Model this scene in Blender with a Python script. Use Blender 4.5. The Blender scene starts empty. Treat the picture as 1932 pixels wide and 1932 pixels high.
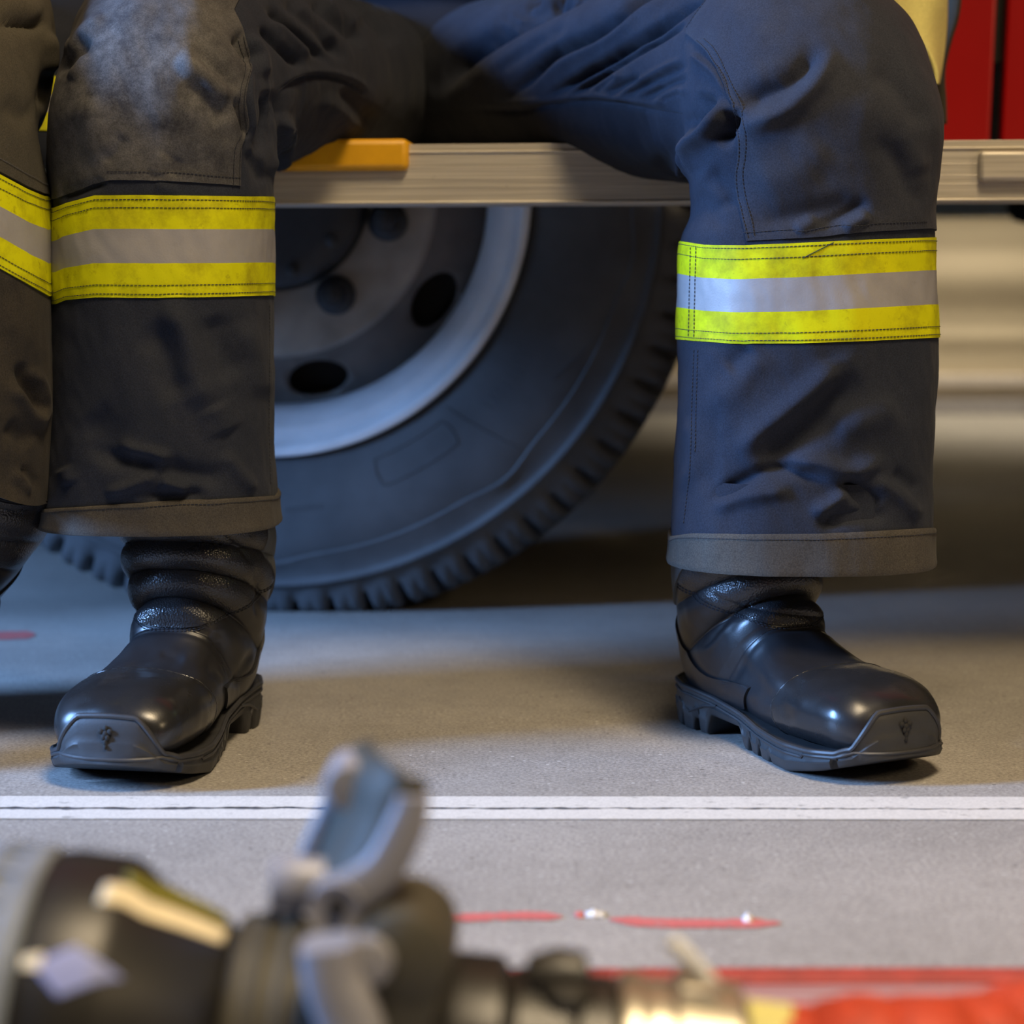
import bpy, bmesh, math, random
import numpy as np
from mathutils import Vector, Matrix, noise
from mathutils.bvhtree import BVHTree

random.seed(7)
rng = np.random.default_rng(11)
SC = bpy.context.scene
COL = SC.collection
F = 3760.0      # focal length in pixels of the 1932 px frame
H = 0.352       # camera height
HZ = 593.0      # horizon row
EYE = np.array([0.0, 0.0, H])

# ------------------------------------------------------------------ camera
cam_d = bpy.data.cameras.new('camera')
cam = bpy.data.objects.new('camera', cam_d)
COL.objects.link(cam)
cam.location = (0, 0, H)
cam.rotation_euler = (math.pi / 2, 0, 0)
cam_d.sensor_width = 36.0
cam_d.lens = F * 36.0 / 1932.0
cam_d.shift_y = -(966.0 - HZ) / 1932.0
cam_d.clip_start = 0.05
cam_d.dof.use_dof = True
cam_d.dof.focus_distance = 1.57
cam_d.dof.aperture_fstop = 4.4
SC.camera = cam

# ------------------------------------------------------------------ world, lamps, exposure
w = bpy.data.worlds.new('world')
SC.world = w
w.use_nodes = True
bg = w.node_tree.nodes['Background']
bg.inputs[0].default_value = (0.60, 0.57, 0.52, 1)
bg.inputs[1].default_value = 0.03

def area_lamp(name, loc, target, size, power, color, size_y=None, spread=180):
    l = bpy.data.lights.new(name, 'AREA')
    l.energy = power
    l.color = color
    l.size = size
    if size_y:
        l.shape = 'RECTANGLE'
        l.size_y = size_y
    l.spread = math.radians(spread)
    o = bpy.data.objects.new(name, l)
    COL.objects.link(o)
    o.location = loc
    d = Vector(target) - Vector(loc)
    o.rotation_euler = d.to_track_quat('-Z', 'Y').to_euler()
    return o

BLUE = (0.25, 0.49, 1.0)
WARM = (1.0, 0.75, 0.43)
area_lamp('window_light', (-3.1, 0.92, 1.40), (0.1, 1.9, 0.38), 0.42, 112, BLUE, 1.25, 84)
area_lamp('ceiling_light_front', (0.6, 0.35, 2.9), (0.1, 1.6, 0.2), 0.4, 62, WARM, 1.0)
area_lamp('ceiling_light_side', (2.3, -0.4, 1.7), (0.1, 1.7, 0.3), 0.25, 20, WARM, 0.6)
area_lamp('floor_fill_light', (0.3, 0.15, 2.7), (0.1, 0.95, 0.0), 0.7, 10.5, (1.0, 0.80, 0.54), 0.7, 60)  # added fill to warm the foreground floor, narrowed to spare the legs
area_lamp('hall_light_beyond', (1.6, 6.55, 2.6), (1.6, 7.1, 0.35), 0.3, 34, (1.0, 0.87, 0.66), 3.0, 70)

SC.view_settings.view_transform = 'Standard'
SC.view_settings.look = 'None'
SC.view_settings.exposure = -0.42
SC.view_settings.gamma = 1.0
SC.view_settings.use_curve_mapping = False

# ------------------------------------------------------------------ helpers
def P(px, py, D):
    return np.array([(px - 966.0) * D / F, D, H - (py - HZ) * D / F])

def proj(V):
    V = np.asarray(V)
    d = np.maximum(V[..., 1], 0.05)
    return 966.0 + F * V[..., 0] / d, HZ - F * (V[..., 2] - H) / d

class MB:
    def __init__(s):
        s.v = []; s.f = []; s.m = []
    def add(s, verts, faces, mi=0):
        o = len(s.v)
        s.v.extend([tuple(map(float, p)) for p in verts])
        s.f.extend([tuple(i + o for i in f) for f in faces])
        s.m.extend([mi] * len(faces))
    def grid(s, G, wrap=False, mi=0, flip=False, mrow=None):
        G = np.asarray(G)
        n, m = G.shape[:2]
        o = len(s.v)
        s.v.extend(map(tuple, G.reshape(-1, 3).tolist()))
        mm = m if wrap else m - 1
        for i in range(n - 1):
            for j in range(mm):
                a = o + i * m + j; b = o + i * m + (j + 1) % m
                c = b + m; d = a + m
                s.f.append((a, d, c, b) if flip else (a, b, c, d))
                s.m.append(mrow[i] if mrow is not None else mi)
    def cap(s, ring, mi=0, flip=False):
        ring = [tuple(map(float, p)) for p in ring]
        o = len(s.v)
        s.v.extend(ring)
        idx = list(range(o, o + len(ring)))
        s.f.append(tuple(idx[::-1] if flip else idx)); s.m.append(mi)
    def box(s, lo, hi, mi=0, M=None):
        x0, y0, z0 = lo; x1, y1, z1 = hi
        vs = [(x0,y0,z0),(x1,y0,z0),(x1,y1,z0),(x0,y1,z0),(x0,y0,z1),(x1,y0,z1),(x1,y1,z1),(x0,y1,z1)]
        if M is not None: vs = [tuple(M @ Vector(p)) for p in vs]
        s.add(vs, [(0,3,2,1),(4,5,6,7),(0,1,5,4),(1,2,6,5),(2,3,7,6),(3,0,4,7)], mi)
    def tube(s, pts, r, n=8, mi=0, closed=False, rs=None, flat=1.0, up=None):
        pts = [Vector(p) for p in pts]
        N = len(pts)
        rings = []
        prev = None
        for i, p in enumerate(pts):
            if closed: t = pts[(i + 1) % N] - pts[i - 1]
            else: t = pts[min(i + 1, N - 1)] - pts[max(i - 1, 0)]
            t = t.normalized() if t.length > 1e-9 else Vector((0, 0, 1))
            if up is not None: a = Vector(up)
            elif prev is not None: a = prev
            else: a = Vector((0, 0, 1)) if abs(t.z) < 0.9 else Vector((1, 0, 0))
            b = t.cross(a).normalized(); a2 = b.cross(t).normalized()
            prev = a2
            rr = rs[i] if rs is not None else r
            rings.append([p + b * (rr * math.cos(2 * math.pi * k / n)) + a2 * (rr * flat * math.sin(2 * math.pi * k / n)) for k in range(n)])
        o = len(s.v)
        for R in rings: s.v.extend([tuple(q) for q in R])
        K = N if closed else N - 1
        for i in range(K):
            for k in range(n):
                a = o + i * n + k; b = o + i * n + (k + 1) % n
                j = (i + 1) % N
                c = o + j * n + (k + 1) % n; d = o + j * n + k
                s.f.append((a, b, c, d)); s.m.append(mi)
        if not closed:
            s.f.append(tuple(o + k for k in range(n))[::-1]); s.m.append(mi)
            s.f.append(tuple(o + (N - 1) * n + k for k in range(n))); s.m.append(mi)
    def lathe(s, prof, M, n=64, mi=0, mis=None, caps=True):
        """prof: list of (s along local Z, r); M maps local to world"""
        o = len(s.v)
        for (z, r) in prof:
            for k in range(n):
                a = 2 * math.pi * k / n
                s.v.append(tuple(M @ Vector((r * math.cos(a), r * math.sin(a), z))))
        for i in range(len(prof) - 1):
            for k in range(n):
                a = o + i * n + k; b = o + i * n + (k + 1) % n
                s.f.append((a, b, b + n, a + n)); s.m.append(mis[i] if mis else mi)
        if caps:
            s.f.append(tuple(o + k for k in range(n))[::-1]); s.m.append(mis[0] if mis else mi)
            e = o + (len(prof) - 1) * n
            s.f.append(tuple(e + k for k in range(n))); s.m.append(mis[-1] if mis else mi)
    def build(s, name, mats, parent=None, smooth=True, sharp=40, bevel=None, subsurf=0):
        me = bpy.data.meshes.new(name)
        me.from_pydata(s.v, [], s.f)
        if not isinstance(mats, (list, tuple)): mats = [mats]
        for m in mats: me.materials.append(m)
        me.polygons.foreach_set('material_index', s.m)
        me.polygons.foreach_set('use_smooth', [smooth] * len(s.f))
        me.validate(); me.update()
        bm = bmesh.new(); bm.from_mesh(me)
        bmesh.ops.recalc_face_normals(bm, faces=bm.faces)
        if smooth and sharp is not None:
            lim = math.radians(sharp)
            for e in bm.edges:
                if len(e.link_faces) == 2 and e.calc_face_angle(0) > lim: e.smooth = False
        bm.to_mesh(me); bm.free()
        o = bpy.data.objects.new(name, me)
        COL.objects.link(o)
        if bevel:
            b = o.modifiers.new('bevel', 'BEVEL'); b.width = bevel; b.segments = 3; b.limit_method = 'ANGLE'; b.angle_limit = math.radians(40)
        if subsurf:
            b = o.modifiers.new('sub', 'SUBSURF'); b.levels = subsurf; b.render_levels = subsurf
        if parent is not None:
            o.parent = parent
            o.matrix_parent_inverse = parent.matrix_world.inverted()
        return o

def empty(name, loc, rz=0.0):
    o = bpy.data.objects.new(name, None)
    COL.objects.link(o)
    o.location = loc
    o.rotation_euler = (0, 0, rz)
    o.empty_display_size = 0.05
    bpy.context.view_layer.update()
    return o

def tag(o, label=None, cat=None, group=None, kind=None):
    if label: o['label'] = label
    if cat: o['category'] = cat
    if group: o['group'] = group
    if kind: o['kind'] = kind
    return o

def dashes(mb, pts, r=0.00034, dash=0.0026, gap=0.0006, mi=0, n=5):
    """thread stitches along a 3D polyline"""
    pts = np.asarray(pts, float)
    seg = np.linalg.norm(np.diff(pts, axis=0), axis=1)
    L = np.concatenate([[0], np.cumsum(seg)])
    def at(t): return np.array([np.interp(t, L, pts[:, k]) for k in range(3)])
    t = 0.0
    while t + dash < L[-1]:
        ps = [at(t), at(t + dash * .5), at(t + dash)]
        mb.tube(ps, r, n=n, mi=mi, rs=[r * .6, r, r * .6])
        t += dash + gap

def smooth_poly(pts, step=4.0):
    """Catmull-Rom resample of a 2D polyline"""
    pts = np.asarray(pts, float)
    if len(pts) == 2:
        n = max(2, int(np.linalg.norm(pts[1] - pts[0]) / step))
        return np.linspace(pts[0], pts[1], n)
    Q = np.vstack([2 * pts[0] - pts[1], pts, 2 * pts[-1] - pts[-2]])
    out = []
    for i in range(1, len(Q) - 2):
        p0, p1, p2, p3 = Q[i - 1], Q[i], Q[i + 1], Q[i + 2]
        n = max(2, int(np.linalg.norm(p2 - p1) / step))
        for k in range(n):
            t = k / n
            out.append(0.5 * ((2 * p1) + (-p0 + p2) * t + (2 * p0 - 5 * p1 + 4 * p2 - p3) * t * t + (-p0 + 3 * p1 - 3 * p2 + p3) * t ** 3))
    out.append(pts[-1])
    return np.array(out)

def catmull(keys, t):
    """keys: (n,k) array; t in [0,n-1]"""
    n = len(keys)
    i = np.clip(np.floor(t).astype(int), 0, n - 2)
    f = (t - i)[:, None]
    k0 = keys[np.maximum(i - 1, 0)]; k1 = keys[i]; k2 = keys[i + 1]; k3 = keys[np.minimum(i + 2, n - 1)]
    m1 = (k2 - k0) * 0.5; m2 = (k3 - k1) * 0.5
    return (2*f**3 - 3*f**2 + 1) * k1 + (f**3 - 2*f**2 + f) * m1 + (-2*f**3 + 3*f**2) * k2 + (f**3 - f**2) * m2

# ------------------------------------------------------------------ materials
def mat(name):
    m = bpy.data.materials.new(name)
    m.use_nodes = True
    nt = m.node_tree
    b = nt.nodes['Principled BSDF']
    return m, nt, b

def N(nt, typ, **kw):
    n = nt.nodes.new(typ)
    for k, v in kw.items():
        if k == 'inp':
            for a, c in v.items(): n.inputs[a].default_value = c
        else: setattr(n, k, v)
    return n

def simple(name, col, rough=0.5, metal=0.0, spec=0.5, noise_amt=0.15, scale=60, bump=0.0, bscale=400, trans=0.0):
    m, nt, b = mat(name)
    tc = N(nt, 'ShaderNodeTexCoord')
    ns = N(nt, 'ShaderNodeTexNoise', inp={'Scale': scale, 'Detail': 5.0})
    nt.links.new(tc.outputs['Object'], ns.inputs['Vector'])
    mr = N(nt, 'ShaderNodeMapRange', inp={'From Min': .3, 'From Max': .7, 'To Min': 1 - noise_amt, 'To Max': 1 + noise_amt})
    nt.links.new(ns.outputs['Fac'], mr.inputs['Value'])
    mx = N(nt, 'ShaderNodeVectorMath', operation='SCALE')
    mx.inputs[0].default_value = col
    nt.links.new(mr.outputs[0], mx.inputs['Scale'])
    nt.links.new(mx.outputs[0], b.inputs['Base Color'])
    b.inputs['Roughness'].default_value = rough
    b.inputs['Metallic'].default_value = metal
    b.inputs['Specular IOR Level'].default_value = spec
    if trans: b.inputs['Transmission Weight'].default_value = trans
    if bump:
        n2 = N(nt, 'ShaderNodeTexNoise', inp={'Scale': bscale, 'Detail': 3.0})
        nt.links.new(tc.outputs['Object'], n2.inputs['Vector'])
        bp = N(nt, 'ShaderNodeBump', inp={'Strength': bump, 'Distance': 0.001})
        nt.links.new(n2.outputs['Fac'], bp.inputs['Height'])
        nt.links.new(bp.outputs[0], b.inputs['Normal'])
    return m

def cloth(name, col, worn, worn_amt=0.35, weave=900, rough=0.85, coarse=0.3, scale=14, wave=0.0, stain=None):
    m, nt, b = mat(name)
    tc = N(nt, 'ShaderNodeTexCoord')
    n1 = N(nt, 'ShaderNodeTexNoise', inp={'Scale': scale, 'Detail': 7.0, 'Roughness': .65})
    n2 = N(nt, 'ShaderNodeTexNoise', inp={'Scale': 900.0, 'Detail': 3.0})
    wv = N(nt, 'ShaderNodeTexWave', inp={'Scale': weave / 6.28, 'Distortion': 1.2, 'Detail': 1.0})
    wv.bands_direction = 'DIAGONAL'
    for n in (n1, n2, wv): nt.links.new(tc.outputs['Object'], n.inputs['Vector'])
    cr = N(nt, 'ShaderNodeMapRange', inp={'From Min': .42, 'From Max': .72, 'To Min': 0.0, 'To Max': worn_amt})
    nt.links.new(n1.outputs['Fac'], cr.inputs['Value'])
    mx = N(nt, 'ShaderNodeMix', data_type='RGBA')
    mx.inputs[6].default_value = (*col, 1); mx.inputs[7].default_value = (*worn, 1)
    nt.links.new(cr.outputs[0], mx.inputs[0])
    mr = N(nt, 'ShaderNodeMapRange', inp={'From Min': .3, 'From Max': .7, 'To Min': .72, 'To Max': 1.28})
    nt.links.new(n2.outputs['Fac'], mr.inputs['Value'])
    src = mx.outputs[2]
    if stain:
        (sp_, r0, r1, scol) = stain
        dd = N(nt, 'ShaderNodeVectorMath', operation='DISTANCE'); dd.inputs[1].default_value = sp_
        nt.links.new(tc.outputs['Object'], dd.inputs[0])
        n3 = N(nt, 'ShaderNodeTexNoise', inp={'Scale': 55.0, 'Detail': 9.0, 'Roughness': .75}); nt.links.new(tc.outputs['Object'], n3.inputs['Vector'])
        a1 = N(nt, 'ShaderNodeMapRange', inp={'From Min': r0, 'From Max': r1, 'To Min': 1.0, 'To Max': 0.0}); nt.links.new(dd.outputs['Value'], a1.inputs['Value'])
        a2 = N(nt, 'ShaderNodeMapRange', inp={'From Min': .36, 'From Max': .78, 'To Min': 0.0, 'To Max': 1.0}); nt.links.new(n3.outputs['Fac'], a2.inputs['Value'])
        a3 = N(nt, 'ShaderNodeMath', operation='MULTIPLY'); nt.links.new(a1.outputs[0], a3.inputs[0]); nt.links.new(a2.outputs[0], a3.inputs[1])
        m3 = N(nt, 'ShaderNodeMix', data_type='RGBA'); m3.inputs[7].default_value = (*scol, 1)
        nt.links.new(a3.outputs[0], m3.inputs[0]); nt.links.new(src, m3.inputs[6]); src = m3.outputs[2]
    sc = N(nt, 'ShaderNodeVectorMath', operation='SCALE')
    nt.links.new(src, sc.inputs[0]); nt.links.new(mr.outputs[0], sc.inputs['Scale'])
    nt.links.new(sc.outputs[0], b.inputs['Base Color'])
    ad = N(nt, 'ShaderNodeMath', operation='ADD')
    ws = N(nt, 'ShaderNodeMath', operation='MULTIPLY', inp={1: wave}); nt.links.new(wv.outputs['Fac'], ws.inputs[0])
    nt.links.new(ws.outputs[0], ad.inputs[0]); nt.links.new(n2.outputs['Fac'], ad.inputs[1])
    bp = N(nt, 'ShaderNodeBump', inp={'Strength': coarse, 'Distance': 0.0006})
    nt.links.new(ad.outputs[0], bp.inputs['Height'])
    nt.links.new(bp.outputs[0], b.inputs['Normal'])
    b.inputs['Roughness'].default_value = rough
    b.inputs['Specular IOR Level'].default_value = .15
    b.inputs['Sheen Weight'].default_value = .03
    b.inputs['Sheen Roughness'].default_value = .5
    return m

M = {}
M['navy'] = cloth('navy_cloth', (.0165, .0200, .0310), (.036, .039, .052))
M['navy_patch'] = cloth('navy_patch_cloth', (.023, .026, .037), (.052, .053, .060), .5, scale=9)
M['dusty'] = cloth('dusty_patch_cloth', (.030, .030, .034), (.12, .115, .108), .6, scale=11, stain=((-.300, 1.585, .53), .035, .125, (.17, .165, .16)))
M['navy_shade'] = cloth('navy_shade_cloth', (.0125, .015, .023), (.025, .026, .032))  # trouser navy darkened to carry the shade on the thigh undersides
M['hem'] = cloth('hem_cloth', (.052, .047, .041), (.10, .088, .07), .5, weave=1400)
M['twill'] = cloth('twill_cloth', (.070, .063, .047), (.12, .108, .078), .5, weave=3400, coarse=.7, wave=1.0)
M['dark_twill'] = cloth('dark_twill_cloth', (.022, .020, .019), (.07, .058, .040), .5)
M['thread'] = simple('thread', (.02, .022, .03), .9)
M['thread_grey'] = simple('thread_grey', (.09, .09, .095), .9)

def band_mat(name, col, dirt, rough, metal=0.0, fleck=1.0):
    m, nt, b = mat(name)
    tc = N(nt, 'ShaderNodeTexCoord')
    n1 = N(nt, 'ShaderNodeTexNoise', inp={'Scale': 26.0, 'Detail': 8.0, 'Roughness': .7})
    n2 = N(nt, 'ShaderNodeTexNoise', inp={'Scale': 90.0, 'Detail': 6.0, 'Roughness': .7})
    n3 = N(nt, 'ShaderNodeTexNoise', inp={'Scale': 700.0, 'Detail': 2.0})
    for n in (n1, n2, n3): nt.links.new(tc.outputs['Object'], n.inputs['Vector'])
    a = N(nt, 'ShaderNodeMapRange', inp={'From Min': .46, 'From Max': .75, 'To Min': 0, 'To Max': .65 * fleck})
    nt.links.new(n1.outputs['Fac'], a.inputs['Value'])
    c = N(nt, 'ShaderNodeMapRange', inp={'From Min': .58, 'From Max': .72, 'To Min': 0, 'To Max': .55 * fleck})
    nt.links.new(n2.outputs['Fac'], c.inputs['Value'])
    mxx = N(nt, 'ShaderNodeMath', operation='MAXIMUM')
    nt.links.new(a.outputs[0], mxx.inputs[0]); nt.links.new(c.outputs[0], mxx.inputs[1])
    mx = N(nt, 'ShaderNodeMix', data_type='RGBA')
    mx.inputs[6].default_value = (*col, 1); mx.inputs[7].default_value = (*dirt, 1)
    nt.links.new(mxx.outputs[0], mx.inputs[0])
    nt.links.new(mx.outputs[2], b.inputs['Base Color'])
    bp = N(nt, 'ShaderNodeBump', inp={'Strength': .25, 'Distance': 0.0004})
    nt.links.new(n3.outputs['Fac'], bp.inputs['Height']); nt.links.new(bp.outputs[0], b.inputs['Normal'])
    b.inputs['Roughness'].default_value = rough; b.inputs['Metallic'].default_value = metal
    b.inputs['Specular IOR Level'].default_value = .12
    return m
M['yellow'] = band_mat('fluorescent_yellow', (.60, .60, .004), (.19, .145, .008), .65, 0.0, 1.25)
M['silver'] = band_mat('reflective_silver', (.315, .305, .305), (.19, .18, .175), .5, .15, .6)

def leather(name, col, rough, grain, strength):
    m, nt, b = mat(name)
    tc = N(nt, 'ShaderNodeTexCoord')
    vo = N(nt, 'ShaderNodeTexVoronoi', inp={'Scale': grain})
    ns = N(nt, 'ShaderNodeTexNoise', inp={'Scale': 30.0, 'Detail': 6.0})
    for n in (vo, ns): nt.links.new(tc.outputs['Object'], n.inputs['Vector'])
    bp = N(nt, 'ShaderNodeBump', inp={'Strength': strength, 'Distance': 0.0008})
    nt.links.new(vo.outputs['Distance'], bp.inputs['Height']); nt.links.new(bp.outputs[0], b.inputs['Normal'])
    mr = N(nt, 'ShaderNodeMapRange', inp={'From Min': .3, 'From Max': .7, 'To Min': rough - .06, 'To Max': rough + .08})
    nt.links.new(ns.outputs['Fac'], mr.inputs['Value']); nt.links.new(mr.outputs[0], b.inputs['Roughness'])
    b.inputs['Base Color'].default_value = (*col, 1)
    b.inputs['Specular IOR Level'].default_value = .55
    return m
M['leather'] = leather('smooth_black_leather', (.014, .014, .016), .35, 900, .05)
M['leather_cap'] = leather('toe_cap_leather', (.016, .016, .017), .27, 900, .03)
M['leather_grain'] = leather('grained_black_leather', (.020, .020, .022), .30, 620, .45)
M['elastic'] = simple('dark_grey_elastic', (.062, .068, .072), .7, bump=.3, bscale=900)
M['rubber'] = simple('black_rubber', (.030, .030, .032), .48, spec=.5, bump=.12, bscale=700)
M['rubber_dark'] = simple('sole_rubber', (.026, .026, .027), .55, bump=.12, bscale=700)
M['tyre'] = simple('tyre_rubber', (.068, .070, .075), .62, spec=.4, noise_amt=.2, scale=18, bump=.2, bscale=300)
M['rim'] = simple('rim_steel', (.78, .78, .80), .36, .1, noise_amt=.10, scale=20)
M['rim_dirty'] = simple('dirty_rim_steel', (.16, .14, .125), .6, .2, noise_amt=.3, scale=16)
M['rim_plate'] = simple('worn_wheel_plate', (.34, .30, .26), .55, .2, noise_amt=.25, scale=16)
M['hub_dark'] = simple('hub_dark_steel', (.035, .036, .04), .5, .3)
M['red'] = simple('red_paint', (.36, .002, .003), .32, noise_amt=.06, scale=8)
M['black_gap'] = simple('black_underbody', (.012, .011, .010), .8)
M['yellow_guard'] = simple('yellow_plastic', (.72, .36, .006), .45, noise_amt=.12, scale=30)
M['white_plastic'] = simple('white_scrap', (.7, .7, .7), .5)
M['clear_plastic'] = simple('clear_plastic', (.9, .92, .95), .3, trans=.15)
M['lining'] = cloth('pale_yellow_lining', (.62, .56, .20), (.50, .45, .18), .5, rough=.8)
M['grey_cloth'] = cloth('grey_cloth', (.035, .030, .022), (.05, .042, .03))

def alu(name):
    m, nt, b = mat(name)
    tc = N(nt, 'ShaderNodeTexCoord')
    mp = N(nt, 'ShaderNodeMapping', inp={'Scale': (1.2, 20, 160)})
    n1 = N(nt, 'ShaderNodeTexNoise', inp={'Scale': 3.0, 'Detail': 6.0, 'Roughness': .6})
    n2 = N(nt, 'ShaderNodeTexNoise', inp={'Scale': 26.0, 'Detail': 5.0, 'Roughness': .7})
    nt.links.new(tc.outputs['Object'], mp.inputs[0]); nt.links.new(mp.outputs[0], n1.inputs['Vector'])
    nt.links.new(tc.outputs['Object'], n2.inputs['Vector'])
    cr = N(nt, 'ShaderNodeValToRGB')
    cr.color_ramp.elements[0].position = .32; cr.color_ramp.elements[0].color = (.44, .40, .335, 1)
    cr.color_ramp.elements[1].position = .72; cr.color_ramp.elements[1].color = (.70, .645, .55, 1)
    nt.links.new(n1.outputs['Fac'], cr.inputs[0])
    mr = N(nt, 'ShaderNodeMapRange', inp={'From Min': .66, 'From Max': .74, 'To Min': 1.0, 'To Max': .45})
    nt.links.new(n2.outputs['Fac'], mr.inputs['Value'])
    sc = N(nt, 'ShaderNodeVectorMath', operation='SCALE')
    nt.links.new(cr.outputs[0], sc.inputs[0]); nt.links.new(mr.outputs[0], sc.inputs['Scale'])
    nt.links.new(sc.outputs[0], b.inputs['Base Color'])
    b.inputs['Metallic'].default_value = .35; b.inputs['Roughness'].default_value = .5
    return m
M['alu'] = alu('worn_aluminium')

def concrete():
    m, nt, b = mat('concrete_floor')
    tc = N(nt, 'ShaderNodeTexCoord')
    big = N(nt, 'ShaderNodeTexNoise', inp={'Scale': 3.5, 'Detail': 8.0, 'Roughness': .6})
    mid = N(nt, 'ShaderNodeTexNoise', inp={'Scale': 45.0, 'Detail': 8.0, 'Roughness': .75})
    fine = N(nt, 'ShaderNodeTexNoise', inp={'Scale': 330.0, 'Detail': 6.0, 'Roughness': .8})
    spk = N(nt, 'ShaderNodeTexVoronoi', inp={'Scale': 110.0})
    spk2 = N(nt, 'ShaderNodeTexVoronoi', inp={'Scale': 75.0})
    for n in (big, mid, fine, spk, spk2): nt.links.new(tc.outputs['Object'], n.inputs['Vector'])
    cr = N(nt, 'ShaderNodeValToRGB')
    cr.color_ramp.elements[0].position = .3; cr.color_ramp.elements[0].color = (.225, .212, .195, 1)
    cr.color_ramp.elements[1].position = .72; cr.color_ramp.elements[1].color = (.40, .38, .352, 1)
    mixf = N(nt, 'ShaderNodeMath', operation='ADD')
    a = N(nt, 'ShaderNodeMath', operation='MULTIPLY', inp={1: .55}); c = N(nt, 'ShaderNodeMath', operation='MULTIPLY', inp={1: .45})
    nt.links.new(big.outputs['Fac'], a.inputs[0]); nt.links.new(mid.outputs['Fac'], c.inputs[0])
    nt.links.new(a.outputs[0], mixf.inputs[0]); nt.links.new(c.outputs[0], mixf.inputs[1])
    nt.links.new(mixf.outputs[0], cr.inputs[0])
    mr = N(nt, 'ShaderNodeMapRange', inp={'From Min': .33, 'From Max': .67, 'To Min': .45, 'To Max': 1.55})
    nt.links.new(fine.outputs['Fac'], mr.inputs['Value'])
    sc = N(nt, 'ShaderNodeVectorMath', operation='SCALE')
    nt.links.new(cr.outputs[0], sc.inputs[0]); nt.links.new(mr.outputs[0], sc.inputs['Scale'])
    # pale specks and dark pits, only in some cells
    def specks(v, thr, col, keep):
        lt = N(nt, 'ShaderNodeMath', operation='LESS_THAN', inp={1: thr}); nt.links.new(v.outputs['Distance'], lt.inputs[0])
        sx = N(nt, 'ShaderNodeSeparateColor'); nt.links.new(v.outputs['Color'], sx.inputs[0])
        l2 = N(nt, 'ShaderNodeMath', operation='LESS_THAN', inp={1: keep}); nt.links.new(sx.outputs[0], l2.inputs[0])
        mu = N(nt, 'ShaderNodeMath', operation='MULTIPLY'); nt.links.new(lt.outputs[0], mu.inputs[0]); nt.links.new(l2.outputs[0], mu.inputs[1])
        return mu, col
    cur = sc.outputs[0]
    for mu, col in (specks(spk, .16, (.62, .62, .60), .10), specks(spk2, .14, (.07, .06, .05), .10)):
        mx = N(nt, 'ShaderNodeMix', data_type='RGBA'); mx.inputs[7].default_value = (*col, 1)
        m2 = N(nt, 'ShaderNodeMath', operation='MULTIPLY', inp={1: .6}); nt.links.new(mu.outputs[0], m2.inputs[0])
        nt.links.new(m2.outputs[0], mx.inputs[0]); nt.links.new(cur, mx.inputs[6]); cur = mx.outputs[2]
    nt.links.new(cur, b.inputs['Base Color'])
    bp = N(nt, 'ShaderNodeBump', inp={'Strength': .35, 'Distance': 0.0006})
    nt.links.new(fine.outputs['Fac'], bp.inputs['Height']); nt.links.new(bp.outputs[0], b.inputs['Normal'])
    b.inputs['Roughness'].default_value = .55
    b.inputs['Specular IOR Level'].default_value = .45
    return m
M['concrete'] = concrete()

def chipped(name, col, chip, thr=.66, rough=.5):
    m, nt, b = mat(name)
    tc = N(nt, 'ShaderNodeTexCoord')
    mp = N(nt, 'ShaderNodeMapping', inp={'Scale': (.45, 1, 1)})
    n1 = N(nt, 'ShaderNodeTexNoise', inp={'Scale': 95.0, 'Detail': 7.0, 'Roughness': .7})
    n2 = N(nt, 'ShaderNodeTexNoise', inp={'Scale': 500.0, 'Detail': 3.0})
    nt.links.new(tc.outputs['Object'], mp.inputs[0]); nt.links.new(mp.outputs[0], n1.inputs['Vector']); nt.links.new(tc.outputs['Object'], n2.inputs['Vector'])
    gt = N(nt, 'ShaderNodeMapRange', inp={'From Min': thr, 'From Max': thr + .03, 'To Min': 0, 'To Max': .8})
    nt.links.new(n1.outputs['Fac'], gt.inputs['Value'])
    mr = N(nt, 'ShaderNodeMapRange', inp={'From Min': .3, 'From Max': .7, 'To Min': .85, 'To Max': 1.12}); nt.links.new(n2.outputs['Fac'], mr.inputs['Value'])
    sc = N(nt, 'ShaderNodeVectorMath', operation='SCALE'); sc.inputs[0].default_value = col; nt.links.new(mr.outputs[0], sc.inputs['Scale'])
    mx = N(nt, 'ShaderNodeMix', data_type='RGBA'); mx.inputs[7].default_value = (*chip, 1)
    nt.links.new(gt.outputs[0], mx.inputs[0]); nt.links.new(sc.outputs[0], mx.inputs[6]); nt.links.new(mx.outputs[2], b.inputs['Base Color'])
    b.inputs['Roughness'].default_value = rough
    return m
M['white_paint'] = chipped('white_floor_paint', (.64, .62, .58), (.25, .24, .22), .615)
M['red_paint_floor'] = chipped('red_floor_paint', (.52, .14, .13), (.34, .27, .25), .60)
M['joint'] = simple('floor_joint_dirt', (.05, .05, .055), .9, noise_amt=.5, scale=200)
M['wall'] = simple('beige_wall', (.62, .53, .38), .7, noise_amt=.08, scale=2)
M['wall_trim'] = simple('pale_trim', (.66, .60, .55), .6)
M['wall_grey'] = simple('grey_trim', (.36, .34, .35), .6)
M['grey_green'] = simple('grey_green_steel', (.46, .52, .44), .6)
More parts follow.
